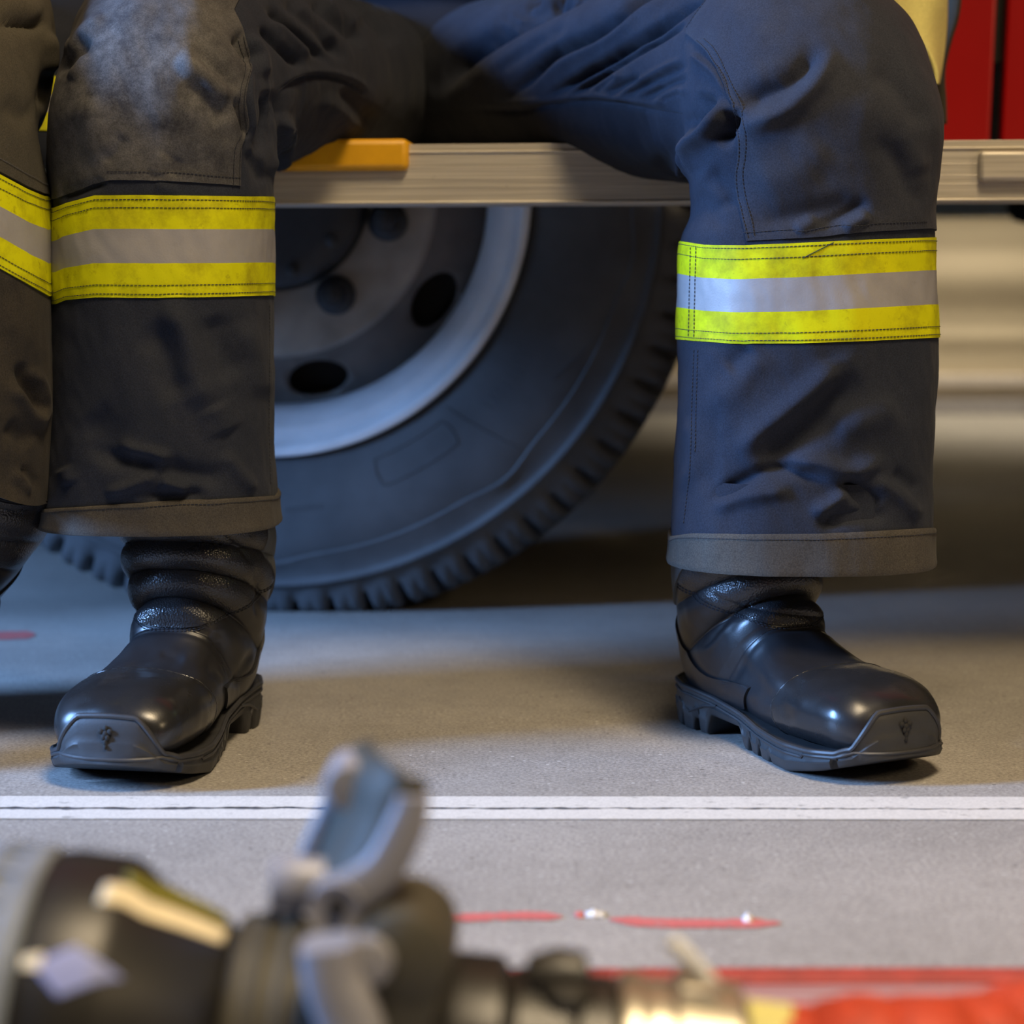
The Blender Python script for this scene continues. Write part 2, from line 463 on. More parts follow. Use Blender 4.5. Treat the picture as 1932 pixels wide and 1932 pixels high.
# ------------------------------------------------------------------ the setting
mb = MB(); mb.box((-4.5, -2.5, -.08), (5.5, 7.25, 0.0))
tag(mb.build('floor', M['concrete'], smooth=False), kind='structure')
mb = MB(); mb.box((-4.5, 7.10, 0.0), (5.5, 7.25, 3.2))
for zc, hz, dp in ((.475, .13, .022), (.80, .15, .022), (.265, .06, .010)):        # broad pressed swages of the far panelling
    mb.grid(np.array([[(x, 7.101 - dp * math.cos(t) ** 2, zc + hz * t / 1.5708) for x in (-4.5, 5.5)] for t in np.linspace(-1.5708, 1.5708, 24)]))
tag(mb.build('wall_back', M['wall'], smooth=True), kind='structure')
mb = MB(); mb.box((-4.5, 7.07, .095), (5.5, 7.10, .135))
tag(mb.build('trim_1', M['wall_trim'], smooth=False, bevel=.006), kind='structure')
mb = MB(); mb.box((-4.5, 7.06, 0.0), (5.5, 7.10, .05))
tag(mb.build('baseboard_back', M['wall_grey'], smooth=False, bevel=.004), kind='structure')

# --- painted floor line, two strips along the open slab joint
def ragged_strip(y0f, y1f, z, n=900, x0=-1.1, x1=1.25):
    xs = np.linspace(x0, x1, n)
    lo = np.array([[x, y0f(x), z] for x in xs]); hi = np.array([[x, y1f(x), z] for x in xs])
    return lo, hi
def nz(x, s, seed): return noise.noise(Vector((x * s, seed, 0.3)))
tilt = lambda x: -0.0035 * x
jc = lambda x: 1.4165 + tilt(x) + .0016 * nz(x, 9, 3) + .0022 * nz(x, 60, 5)
def jw(x):
    base = np.interp(x, [-.5, -.05, .06, .3, .7], [.0022, .0024, .0012, .0007, .0009])
    return max(.0002, base * (1 + 1.2 * nz(x, 50, 8)) + .0016 * nz(x, 210, 2))
mb = MB()
lo, hi = ragged_strip(lambda x: jc(x) + jw(x), lambda x: 1.4515 + tilt(x) + .0006 * nz(x, 200, 1), .0009)
mb.grid(np.stack([lo, hi]))
lo, hi = ragged_strip(lambda x: 1.387 + tilt(x) + .0006 * nz(x, 220, 6), lambda x: jc(x) - jw(x) * .9, .0007)
mb.grid(np.stack([lo, hi]))
o = mb.build('floor_line', M['white_paint'], smooth=False)
tag(o, 'chipped white painted line running right across the concrete floor', 'floor marking')
mb = MB()
lo, hi = ragged_strip(lambda x: jc(x) - jw(x) * 1.3 - .001, lambda x: jc(x) + jw(x) * 1.3 + .001, .0004)
mb.grid(np.stack([lo, hi]))
o = mb.build('trim_2', M['joint'], smooth=False); tag(o, kind='structure')

# --- short red paint marks
def floor_pt(px, py, z=0.0): return P(px, py, F * (H - z) / (py - HZ))
def red_mark(pts, wpx, label):
    c = smooth_poly(pts, 6)
    A = []; B = []
    for i, (x, y) in enumerate(c):
        t = i / (len(c) - 1)
        k = min(1, 6 * t + .25, 6 * (1 - t) + .25)
        hw = wpx * .5 * k * (1 + .3 * noise.noise(Vector((x * .05, y, 4))))
        A.append(floor_pt(x, y - hw, .0006)); B.append(floor_pt(x, y + hw, .0006))
    mb = MB(); mb.grid(np.array([B, A]))
    o = mb.build('floor_mark', M['red_paint_floor'], smooth=False)
    tag(o, label, 'floor marking', 'red paint marks on the floor')
red_mark([(812, 1732), (900, 1730), (985, 1727), (1060, 1729)], 15, 'short red paint dash on the floor just right of the nozzle handle')
red_mark([(1150, 1734), (1240, 1741), (1340, 1742), (1472, 1741)], 16, 'short red paint dash on the floor with a white scrap lying on its right half')
red_mark([(-70, 1199), (0, 1199), (66, 1197)], 15, 'short red paint dash on the floor at the far left behind the boots')

def scrap(px, py, w, h, label, seed, m):
    c = floor_pt(px, py); s = F / c[1]
    mb = MB()
    n = 9
    G = np.zeros((n, n, 3))
    for i in range(n):
        for j in range(n):
            u = i / (n - 1) - .5; v = j / (n - 1) - .5
            nn = noise.noise(Vector((u * 4 + seed, v * 4, seed)))
            G[i, j] = c + np.array([u * w / s + .0012 * nn, v * .010 + .002 * nn, max(.0006, (h / s) * (.9 - 3.2 * v * v - 2.6 * u * u) * (.8 + .7 * nn))])
    mb.grid(G)
    o = mb.build('paper_scrap', m, smooth=True)
    sm = o.modifiers.new('sol', 'SOLIDIFY'); sm.thickness = .0006; sm.offset = 0
    tag(o, label, 'scrap', 'scraps on the floor by the red dashes')
scrap(1122, 1727, 34, 12, 'small crumpled white scrap between the two red dashes', 1.3, M['white_plastic'])
scrap(1410, 1737, 16, 16, 'small upright white scrap on the right end of a red dash', 5.1, M['white_plastic'])
scrap(1093, 1728, 16, 9, 'tiny crumpled red scrap touching the white scrap between the dashes', 8.2, M['red_paint_floor'])

# ------------------------------------------------------------------ fire engine
YAW = math.radians(-5.0)
T = Matrix.Translation((0, 2.32, 0)) @ Matrix.Rotation(YAW, 4, 'Z')
XW, ZW, RT = -.285, .493, .515
truck = empty('fire_engine', (0.0, 3.3, 0))
tag(truck, 'red fire engine parked behind the seated firefighters, wheel and fold-down step showing', 'fire engine')

# body
def slab(pts, y0, y1):
    mb = MB()
    a = [T @ Vector((x, y0, z)) for x, z in pts]; b = [T @ Vector((x, y1, z)) for x, z in pts]
    n = len(pts)
    mb.add([tuple(p) for p in a + b], [tuple(range(n)), tuple(range(2 * n - 1, n - 1, -1))] + [(i, (i + 1) % n, n + (i + 1) % n, n + i)[::-1] for i in range(n)])
    return mb
o = slab([(.27, .505), (.541, .505), (.64, 2.6), (.27, 2.6)], -.03, 0.0).build('body_panel', M['red'], truck, smooth=False, bevel=.004)
o = slab([(.553, .505), (1.9, .505), (1.9, 2.6), (.652, 2.6)], -.03, 0.0).build('body_panel', M['red'], truck, smooth=False, bevel=.004)
o = slab([(-2.2, 1.13), (.262, 1.13), (.262, 2.6), (-2.2, 2.6)], -.03, 0.0).build('body_panel', M['red'], truck, smooth=False, bevel=.004)
o = slab([(-2.2, .505), (-.90, .505), (-.90, 1.12), (-2.2, 1.12)], -.03, 0.0).build('body_panel', M['red'], truck, smooth=False, bevel=.004)
mb = MB()
mb.box((-2.2, .004, 1.13), (1.9, 2.35, 2.6), M=T)
mb.box((.27, .004, .64), (1.9, 2.35, 1.13), M=T)
mb.box((-2.2, .004, .64), (-.92, 2.35, 1.13), M=T)
ub = mb.build('underbody', M['black_gap'], truck, smooth=False)
mb = MB(); mb.box((-.92, .62, .40), (.27, .66, 1.13), M=T); mb.box((-.92, .004, 1.09), (.27, .62, 1.128), M=T)
mb.build('wheel_arch', M['black_gap'], truck, smooth=False)
mb = MB(); mb.box((.195, .34, .205), (.245, .60, .80), M=T); mb.build('mud_flap', M['black_gap'], truck, smooth=False, bevel=.004)
mb = MB(); mb.box((.30, 1.7, .547), (1.16, 1.78, .64), M=T); mb.build('chassis_beam', M['grey_green'], ub, smooth=False, bevel=.006)
mb = MB()
Mt = T @ Matrix.Translation((.70, .82, .558)) @ Matrix.Rotation(math.radians(90), 4, 'Y')
mb.lathe([(0, .05), (.006, .062), (.02, .066), (.30, .066), (.31, .05)], Mt, 32)
tk = mb.build('air_tank', M['black_gap'], ub)
mb = MB(); mb.lathe([(0, .010), (.006, .021), (.03, .022), (.05, .022)], T @ Matrix.Translation((.765, .80, .468)), 24)
mb.build('drain_valve', M['black_gap'], ub)

# fold-down step
YF = -.445
mb = MB()
mb.box((-1.3, YF, .4560), (1.5, YF + .028, .5065), M=T)
mb.box((-1.3, YF + .001, .5065), (1.5, YF + .415, .5125), M=T)
mb.box((-1.3, YF + .028, .4560), (1.5, YF + .05, .4600), M=T)
for z in (.4575, .5050):
    mb.tube([T @ Vector((-1.3, YF, z)), T @ Vector((1.5, YF, z))], .0016, n=8)
for z in (.4720, .4800, .4905): # extrusion ribs
    mb.tube([T @ Vector((-1.3, YF + .0005, z)), T @ Vector((1.5, YF + .0005, z))], .0009, n=6)
step = mb.build('fold_down_step', M['alu'], truck, smooth=True, sharp=30, bevel=.0012)
mb = MB(); mb.box((-.34, YF - .010, .4875), (-.0585, YF + .05, .5175), M=T)
mb.build('edge_guard', M['yellow_guard'], step, smooth=True, bevel=.006)
mb = MB(); mb.box((.470, YF - .010, .474), (.52, YF + .004, .502), M=T)
mb.build('hinge_bracket', M['alu'], step, smooth=True, bevel=.004)

# wheel
wheel = empty('wheel', tuple(T @ Vector((XW, 0, 0))))
wheel.parent = truck; wheel.matrix_parent_inverse = truck.matrix_world.inverted()
bpy.context.view_layer.update()
MW = T @ Matrix.Translation((XW, 0, ZW)) @ Matrix.Rotation(math.radians(-90), 4, 'X')
prof = [(.020, .298), (.006, .306), (-.004, .318), (-.010, .335), (-.0145, .365), (-.0155, .395), (-.0125, .418), (-.0105, .4225), (-.0125, .4255), (-.0105, .430), (-.0075, .441), (-.004, .451),
        (-.0045, .4535), (-.0075, .4565), (-.0075, .4600), (-.001, .4635), (.001, .4665), (.005, .478), (.0095, .488), (.015, .497), (.022, .5045), (.032, .5095), (.05, .5135), (.075, .515), (.085, .505), (.097, .505), (.107, .515), (.14, .515), (.18, .515), (.23, .513), (.26, .506), (.275, .488), (.285, .44), (.285, .38), (.26, .31)]
n = 864; seg = n // 72
G = np.zeros((len(prof), n, 3))
for i, (d, r) in enumerate(prof):
    for k in range(n):
        a = 2 * math.pi * k / n
        ph = k % seg
        rr = r; dd = d
        if r > .484 and d < .06 and d > .008:
            if ph in (4, 5): rr = r - .013 * min(1, (r - .483) / .012); dd = d + .006
            elif ph in (3, 6): rr = r - .003 * min(1, (r - .483) / .012)
            elif ph in (10, 11): rr = r - .0035
        if r == .4885 or (.46 < r < .50 and d > 0): dd += .0012 * math.sin(3 * a * 24)
        # scalloped band between sidewall and shoulder
        if .4175 < r < .431: rr = r + .008 * max(0, math.sin(9 * a)) ** 3
        p = MW @ Vector((rr * math.cos(a), rr * math.sin(a), dd))
        if p.z < .03: p.z = max(.0005, p.z)
        G[i, k] = p
mb = MB(); mb.grid(G, wrap=True)
def polar(rr, ang, d):  # ang measured from straight down towards +x
    return MW @ Vector((rr * math.sin(ang), rr * math.cos(ang) * 1.0, d))
# (lathe local y maps to world -z, so +cos points down)
def side(r): return np.interp(r, [p[1] for p in prof[1:20]], [p[0] for p in prof[1:20]])
def emboss(pts, rad=.0011, closed=False):
    q = []
    for r, a in pts: q.append(polar(r, a, side(r) - .0003))
    mb.tube(q, rad, n=6, closed=closed)
a0, a1, r0, r1 = math.radians(22), math.radians(37.5), .334, .367
loop = []
for k in range(14): loop.append((r0, a0 + (a1 - a0) * k / 13))
for k in range(1, 6): loop.append((r0 + (r1 - r0) * k / 6, a1 + .012 * math.sin(math.pi * k / 6)))
for k in range(14): loop.append((r1, a1 - (a1 - a0) * k / 13))
for k in range(1, 6): loop.append((r1 - (r1 - r0) * k / 6, a0 - .012 * math.sin(math.pi * k / 6)))
emboss(loop, closed=True)
emboss([(.325 + .09 * k / 8, math.radians(40 + .6 * k)) for k in range(9)], .0012)
emboss([(.418 - .02 * k / 4, math.radians(66 - 2.2 * k)) for k in range(5)], .0012)
for k in range(7):      # faint raised moulding marks low on the sidewall
    emboss([(.367, math.radians(3.5 + 1.0 * k)), (.373, math.radians(3.6 + 1.0 * k))], .0008)
for k in range(9):
    emboss([(.350, math.radians(46 + 1.7 * k)), (.366, math.radians(46.5 + 1.7 * k))], .0007)
mb.build('tyre', M['tyre'], wheel, smooth=True, sharp=50)

mb = MB()
rimp = [(.020, .3005), (-.004, .3085), (-.0105, .3075), (-.0125, .302), (-.010, .2965), (.000, .2935), (.004, .2915), (.006, .2885), (.0085, .286), (.0085, .277), (.011, .2745), (.018, .268), (.028, .260), (.040, .2535), (.060, .2505), (.085, .250), (.17, .246), (.17, .30)]
mb.lathe(rimp, MW, 192, caps=False)
mb.build('rim', M['rim'], wheel, smooth=True, sharp=50)
mb = MB()
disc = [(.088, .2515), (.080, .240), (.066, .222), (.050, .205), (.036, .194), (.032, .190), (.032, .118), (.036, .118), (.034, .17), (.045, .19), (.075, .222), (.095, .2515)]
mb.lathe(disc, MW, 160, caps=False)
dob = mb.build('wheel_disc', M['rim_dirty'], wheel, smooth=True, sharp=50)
cut = MB()
for k in range(8):
    ang = math.radians(33.7 + 45 * k + 22.0 * 0)
    c = MW @ Vector((.222 * math.cos(ang), .222 * math.sin(ang), 0.0))
    rot = MW @ Matrix.Rotation(ang, 4, 'Z') @ Matrix.Translation((.222, 0, -.05)) @ Matrix.Diagonal((.021, .037, 1, 1))
    cut.lathe([(0, 1), (.25, 1)], rot, 40)
co = cut.build('cutter', M['rim_dirty'], None)
bo = dob.modifiers.new('holes', 'BOOLEAN'); bo.operation = 'DIFFERENCE'; bo.object = co; bo.solver = 'EXACT'
bpy.context.view_layer.update()
me2 = bpy.data.meshes.new_from_object(dob.evaluated_get(bpy.context.evaluated_depsgraph_get()))
dob.modifiers.clear(); dob.data = me2; dob.data.name = 'wheel_disc'
bpy.data.objects.remove(co)
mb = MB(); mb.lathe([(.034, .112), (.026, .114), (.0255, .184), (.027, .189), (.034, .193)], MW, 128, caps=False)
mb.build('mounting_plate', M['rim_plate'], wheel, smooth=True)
mb = MB(); mb.lathe([(.105, .05), (.105, .232), (.115, .240), (.27, .240), (.27, .05)], MW, 96)
mb.build('brake_drum', M['black_gap'], wheel, smooth=True)
mb = MB()
mb.lathe([(.03, .112), (-.002, .110), (-.012, .100), (-.016, .080), (-.018, .02)], MW, 96)
for k in range(10):
    a = 2 * math.pi * k / 10
    mb.lathe([(-.013, .008), (-.020, .008), (-.022, .005)], MW @ Matrix.Translation((.094 * math.cos(a), .094 * math.sin(a), 0)), 6)
mb.build('hub', M['hub_dark'], wheel, smooth=True)
for k in range(8):
    a = math.radians(13 + 45 * k)
    mb = MB()
    mb.lathe([(.026, .0235), (.016, .0235), (.012, .020), (.010, .0165), (-.008, .0155), (-.013, .0125), (-.014, .008), (-.020, .007), (-.021, .004)], MW @ Matrix.Translation((.1395 * math.cos(a), .1395 * math.sin(a), 0)), 24)
    mb.build('wheel_nut', M['hub_dark'], wheel, smooth=True)
# ------------------------------------------------------------------ seated firefighters: trouser legs as lofted cloth
class Loft:
    """tube of rings: c centre, e1 right, e2 front, a half width, bf / bb half depth front / back, n squareness"""
    def __init__(s, st, nu, nv):
        K = np.array([np.concatenate([r['c'], r['e1'], r['e2'], [r['a'], r['bf'], r['bb'], r.get('n', 2.2)]]) for r in st])
        s.K = K
        d = np.linalg.norm(np.diff(K[:, :3], axis=0), axis=1) + .35 * np.linalg.norm(np.diff(K[:, 6:9], axis=0), axis=1) * .1
        cum = np.concatenate([[0], np.cumsum(d)])
        t = np.interp(np.linspace(0, cum[-1], nv), cum, np.arange(len(K)))
        V = catmull(K, t)
        s.t = t
        e1 = V[:, 3:6] / np.linalg.norm(V[:, 3:6], axis=1)[:, None]
        e2 = V[:, 6:9] / np.linalg.norm(V[:, 6:9], axis=1)[:, None]
        th = np.arange(nu) * 2 * math.pi / nu
        cs, sn = np.cos(th), np.sin(th)
        pw = (2.0 / V[:, 12])[:, None]
        C = np.sign(cs)[None] * np.abs(cs)[None] ** pw
        S = np.sign(sn)[None] * np.abs(sn)[None] ** pw
        b = np.where(sn[None] > 0, V[:, 10][:, None], V[:, 11][:, None])
        s.X = V[:, None, :3] + (V[:, 9][:, None] * C)[..., None] * e1[:, None] + (b * S)[..., None] * e2[:, None]
        s.nu, s.nv, s.th = nu, nv, th
    def normals(s):
        X = s.X
        du = np.roll(X, -1, 1) - np.roll(X, 1, 1)
        dv = np.gradient(X, axis=0)
        n = np.cross(du, dv)
        n /= np.linalg.norm(n, axis=2)[..., None] + 1e-12
        c = X.mean(axis=1, keepdims=True)
        if np.mean(np.sum(n * (X - c), axis=2)) < 0: n = -n
        return n
    def displace(s, d):
        s.X = s.X + s.normals() * d[..., None]
    def facing(s):
        v = EYE - s.X
        v /= np.linalg.norm(v, axis=2)[..., None]
        return np.sum(s.normals() * v, axis=2)
    def sculpt(s, strokes):
        px, py = proj(s.X)
        fc = np.clip((s.facing() + .05) / .25, 0, 1)
        tot = np.zeros_like(px)
        for pts, wd, amp in strokes:
            q = smooth_poly(pts, 10)
            L = len(q)
            best = np.full(px.shape, 1e9); tt = np.zeros(px.shape)
            lo = q.min(0) - 4 * wd; hi = q.max(0) + 4 * wd
            m = (px > lo[0]) & (px < hi[0]) & (py > lo[1]) & (py < hi[1]) & (fc > 0)
            if not m.any(): continue
            x = px[m]; y = py[m]; bd = np.full(x.shape, 1e9); bt = np.zeros(x.shape)
            for i in range(L - 1):
                a = q[i]; ab = q[i + 1] - a; l2 = ab @ ab + 1e-9
                k = np.clip(((x - a[0]) * ab[0] + (y - a[1]) * ab[1]) / l2, 0, 1)
                dd = (x - a[0] - k * ab[0]) ** 2 + (y - a[1] - k * ab[1]) ** 2
                up = dd < bd; bd[up] = dd[up]; bt[up] = (i + k[up]) / (L - 1)
            tap = np.clip(np.minimum(bt, 1 - bt) * 4 + .02, 0, 1); tap = tap * tap * (3 - 2 * tap)
            tot[m] += amp * .00125 * np.exp(-bd / (2 * wd * wd)) * tap
        s.displace(tot * fc)
    def wrinkle(s, amp, sx, sz, seed, vmin=0, vmax=1e9):
        d = np.zeros((s.nv, s.nu))
        for i in range(s.nv):
            if not (vmin <= i <= vmax): continue
            for j in range(s.nu):
                p = s.X[i, j]
                d[i, j] = noise.noise(Vector((p[0] * sx + seed, p[1] * sx, p[2] * sz))) + .5 * noise.noise(Vector((p[0] * sx * 2.3 + p[2] * sz, p[1] * sx * 2.3 + seed, p[2] * sz * 2.1)))
        s.displace(d * amp)
    def bvh(s):
        n, m = s.nv, s.nu
        fs = [(i * m + j, i * m + (j + 1) % m, (i + 1) * m + (j + 1) % m, (i + 1) * m + j) for i in range(n - 1) for j in range(m)]
        s._b = BVHTree.FromPolygons(s.X.reshape(-1, 3).tolist(), fs)
    def hit(s, px, py):
        d = Vector((px - 966.0, F, -(py - HZ))).normalized()
        loc, nrm, idx, dist = s._b.ray_cast(Vector((0, 0, H)), d)
        if loc is None: return None
        i, j = divmod(idx, s.nu)
        p = np.array(loc)
        A = s.X[i, j]; du = s.X[i, (j + 1) % s.nu] - A; dv = s.X[i + 1, j] - A
        fu = np.clip(np.dot(p - A, du) / (du @ du + 1e-12), 0, 1); fv = np.clip(np.dot(p - A, dv) / (dv @ dv + 1e-12), 0, 1)
        if nrm.dot(d) > 0: nrm = -nrm
        return np.array(loc), np.array(nrm), i + fv, j + fu
    def line(s, pts, off=.0006, step=4):
        out = []
        for x, y in smooth_poly(pts, step):
            h = s.hit(x, y)
            if h is not None: out.append(h[0] + h[1] * off)
        return np.array(out)
    def sample(s, v, u, arr):
        v = np.clip(v, 0, s.nv - 1.001); i = np.floor(v).astype(int); f = (v - i)[..., None]
        u = np.mod(u, s.nu); j = np.floor(u).astype(int) % s.nu; g = (u - np.floor(u))[..., None]; j2 = (j + 1) % s.nu
        return (arr[i, j] * (1 - g) + arr[i, j2] * g) * (1 - f) + (arr[i + 1, j] * (1 - g) + arr[i + 1, j2] * g) * f
    def vcross(s, yline, vlo, vhi):
        """row index per column where the surface meets the image curve yline (front), mirrored to the back"""
        px, py = proj(s.X)
        xs = np.array([p[0] for p in yline], float); ys = np.array([p[1] for p in yline], float)
        out = np.zeros(s.nu)
        for j in range(s.nu):
            jj = j if np.sin(s.th[j]) >= -1e-9 else (s.nu - j) % s.nu
            r = np.arange(vlo, vhi)
            g = py[r, jj] - np.interp(px[r, jj], xs, ys)   # decreasing with r (going up)
            out[j] = np.interp(0, -g, r)
        return out

def band(leg, name, parent, ytop, ybot, frac, mats, vlo, vhi, lift=.0012, thread=None, rows=36, cuts=(), vlines=()):
    """closed cuff around the leg between two image curves; frac = material borders"""
    va = leg.vcross(ybot, vlo, vhi); vb = leg.vcross(ytop, vlo, vhi)
    Nn = leg.normals()
    fr = sorted(set(list(np.linspace(0, 1, rows)) + list(frac)))
    fr = [0.0] + [f for f in fr if 0.004 < f < .996 and all(abs(f - c) > 1e-9 or True for c in frac)] + [1.0]
    G = []; mr = []
    cols = np.arange(leg.nu).astype(float)
    for k, f in enumerate([-1] + fr + [2]):
        ff = min(max(f, 0), 1)
        v = va + (vb - va) * ff
        off = -.0008 if f in (-1, 2) else lift
        G.append(leg.sample(v, cols, leg.X) + leg.sample(v, cols, Nn) * off)
    full = [0] + fr + [1]
    for k in range(len(full) - 1):
        mid = .5 * (full[k] + full[k + 1])
        mr.append(int(np.searchsorted(frac, mid)))
    mb = MB(); mb.grid(np.array(G), wrap=True, mrow=mr)
    ms = list(mats)
    if thread is not None:
        ti = len(ms); ms.append(thread)
        for c in cuts:
            v = va + (vb - va) * c
            pts = leg.sample(v, cols, leg.X) + leg.sample(v, cols, Nn) * (lift + .0004)
            dashes(mb, np.vstack([pts, pts[:1]]), mi=ti)
        for u, dz in vlines:
            f = np.linspace(.01, .99, 40); c = np.full(40, u * leg.nu)
            vv = np.interp(u * leg.nu, cols, va) + (np.interp(u * leg.nu, cols, vb) - np.interp(u * leg.nu, cols, va)) * f
            dashes(mb, leg.sample(vv, c, leg.X) + leg.sample(vv, c, Nn) * (lift + .0004), mi=ti)
    return mb.build(name, ms, parent, smooth=True, sharp=60)

def patch(leg, name, parent, left, bottom, uright, vtop, m, lift=.0016, nrow=150, ncol=150, right=None):
    """sewn-on panel bounded by an image curve on its left, one along its bottom; wraps round to column uright"""
    hl = [h for h in (leg.hit(*p) for p in smooth_poly(left, 6)) if h is not None]
    vl = np.array([h[2] for h in hl]); ul = np.array([h[3] for h in hl])
    od = np.argsort(vl); vl, ul = vl[od], ul[od]
    hb = [h for h in (leg.hit(*p) for p in smooth_poly(bottom, 6)) if h is not None]
    ub = np.array([((h[3] - uright) % leg.nu) for h in hb]); vb = np.array([h[2] for h in hb])
    od = np.argsort(ub); ub, vb = ub[od], vb[od]
    if right is not None:
        hr = [h for h in (leg.hit(*p) for p in smooth_poly(right, 6)) if h is not None]
        vr = np.array([h[2] for h in hr]); ur = np.array([h[3] for h in hr]); od = np.argsort(vr); vr, ur = vr[od], ur[od]
    Nn = leg.normals()
    tt = np.concatenate([[0], np.linspace(0, 1, nrow), [1]]); ss = np.concatenate([[0], np.linspace(0, 1, ncol), [1]])
    G = np.zeros((len(tt), len(ss), 3))
    for a, t in enumerate(tt):
        umax0 = None
        for it in range(1):
            pass
        # left limit depends on the row, rows on the column: two fixed-point passes
        s_ = ss
        u = uright + s_ * ((ul[0] - uright) % leg.nu)
        for it in range(4):
            v0 = np.interp((u - uright) % leg.nu, ub, vb)
            v = v0 + (vtop - v0) * t
            if right is not None:
                u0 = np.interp(v, vr, ur)
                u = u0 + s_ * ((np.interp(v, vl, ul) - u0) % leg.nu)
            else:
                u = uright + s_ * ((np.interp(v, vl, ul) - uright) % leg.nu)
        off = np.where((ss == 1) & (np.arange(len(ss)) == len(ss) - 1), -.0006, lift)
        off[0] = -.0006
        if a == 0 or a == len(tt) - 1: off[:] = -.0006
        G[a] = leg.sample(v, u, leg.X) + leg.sample(v, u, Nn) * off[:, None]
    mb = MB(); mb.grid(G)
    return mb.build(name, m, parent, smooth=True, sharp=60)

def ring(c, phi, az, a, bf, bb, n=2.2, roll=0.0):
    az = math.radians(az); phi = math.radians(phi)
    h = np.array([math.sin(az), -math.cos(az), 0.0])
    e1 = np.array([-h[1], h[0], 0.0]); up = np.array([0, 0, 1.0])
    e2 = math.cos(phi) * h + math.sin(phi) * up
    if roll:
        r = math.radians(roll)
        ax = np.cross(e1, e2)
        e1 = e1 * math.cos(r) + ax * math.sin(r)
    return dict(c=np.array(c, float), e1=e1, e2=e2, a=a, bf=bf, bb=bb, n=n)

def shin(py, L, R, D=1.66, b=.095, phi=0, n=2.4, bb=None):
    p = P((L + R) / 2, py, D)
    return ring(p, phi, 0, (R - L) / 2 * D / F, b, bb or b, n)

def clamp_bench(X):
    """cloth lies on the step instead of sinking in"""
    y = X[..., 1]; z = X[..., 2]
    k = np.clip((y - 1.862) / .03, 0, 1)
    X[..., 2] = np.where(z < .5145, z * (1 - k) + np.maximum(z, .5145 + .02 * np.clip(.5145 - z, 0, .05)) * k, z)
    return X

def torso_pelvis(mb, cx, cy):
    st = [ring((cx, cy + .02, .515), 0, 0, .16, .10, .12), ring((cx, cy + .01, .55), 0, 0, .195, .15, .15), ring((cx, cy, .62), 0, 0, .205, .16, .15),
          ring((cx, cy, .72), 0, 0, .20, .14, .14), ring((cx, cy, .84), 0, 0, .19, .13, .13)]
    L = Loft(st, 72, 60)
    mb.grid(L.X, wrap=True); mb.cap(L.X[-1]); mb.cap(L.X[0], flip=True)

def hem_return(leg, mb, mi=0):
    """turned-in lining at the trouser opening"""
    c = leg.X[0].mean(0); rows = [leg.X[0]]
    for inw, up in ((.003, -.001), (.006, .002), (.007, .03), (.008, .07)):
        d = leg.X[0] - c; l = np.linalg.norm(d[:, :2], axis=1)[:, None]
        r = c + d * (1 - inw / l); r[:, 2] += up
        rows.append(r)
    mb.grid(np.array(rows), wrap=True, mi=mi)

# ------------------------------ firefighter in the middle
p1 = empty('person', (-.04, 2.0, .0))
tag(p1, 'seated firefighter in the middle, dark trousers with yellow-silver bands and black boots, legs apart', 'person')

NU, NVL = 360, 600
azR = 27
right_leg = Loft([
    shin(1056, 1262, 1752, b=.098, n=2.6), shin(1008, 1267, 1750, b=.097, n=2.6), shin(900, 1273, 1752), shin(780, 1278, 1756), shin(700, 1282, 1762), shin(645, 1280, 1763), shin(560, 1281, 1760),
    shin(455, 1286, 1757), shin(405, 1306, 1755, phi=3), shin(350, 1304, 1759, phi=9, D=1.655, bb=.10), 
    ring(P(1532, 285, 1.648), 18, 0, .103, .098, .108, 2.3),
    ring((.248, 1.652, .508), 34, 2, .103, .10, .105), ring((.245, 1.672, .535), 52, 7, .103, .10, .10), ring((.237, 1.705, .553), 70, 15, .103, .10, .10),
    ring((.218, 1.76, .563), 84, 22, .106, .098, .10),
    ring((.165, 1.86, .575), 90, 27, .112, .095, .100), ring((.085, 2.00, .583), 90, 29, .116, .096, .096), ring((.01, 2.12, .59), 90, 29, .118, .10, .085), ring((-.05, 2.22, .59), 90, 29, .115, .10, .085)], NU, NVL)
left_leg = Loft([
    shin(986, 87, 524, b=.094, n=2.6), shin(945, 94, 519, b=.093, n=2.6), shin(880, 97, 515), shin(760, 99, 512), shin(660, 102, 512), shin(560, 105, 512), shin(470, 103, 512),
    shin(380, 108, 511), shin(345, 104, 509, phi=4), shin(310, 103, 510, phi=10, D=1.655, bb=.10),
    ring(P(309, 260, 1.648), 18, -2, .0885, .096, .108, 2.3),
    ring((-.286, 1.652, .515), 34, -4, .0885, .098, .105), ring((-.284, 1.672, .538), 52, -7, .0885, .098, .10), ring((-.283, 1.705, .556), 70, -10, .096, .098, .10),
    ring((-.277, 1.76, .566), 84, -13, .100, .098, .10),
    ring((-.258, 1.86, .575), 90, -14, .110, .095, .092), ring((-.225, 2.00, .583), 90, -14, .116, .096, .085), ring((-.195, 2.12, .59), 90, -14, .118, .10, .085), ring((-.17, 2.22, .59), 90, -14, .115, .10, .085)], NU, NVL)
# bands sit on the unfolded shin: columns are found on the smooth loft below
right_leg.wrinkle(.0026, 14, 9, 3.1); left_leg.wrinkle(.0026, 14, 9, 8.7)
right_leg.wrinkle(.0010, 45, 30, 5.5); left_leg.wrinkle(.0010, 45, 30, 1.7)

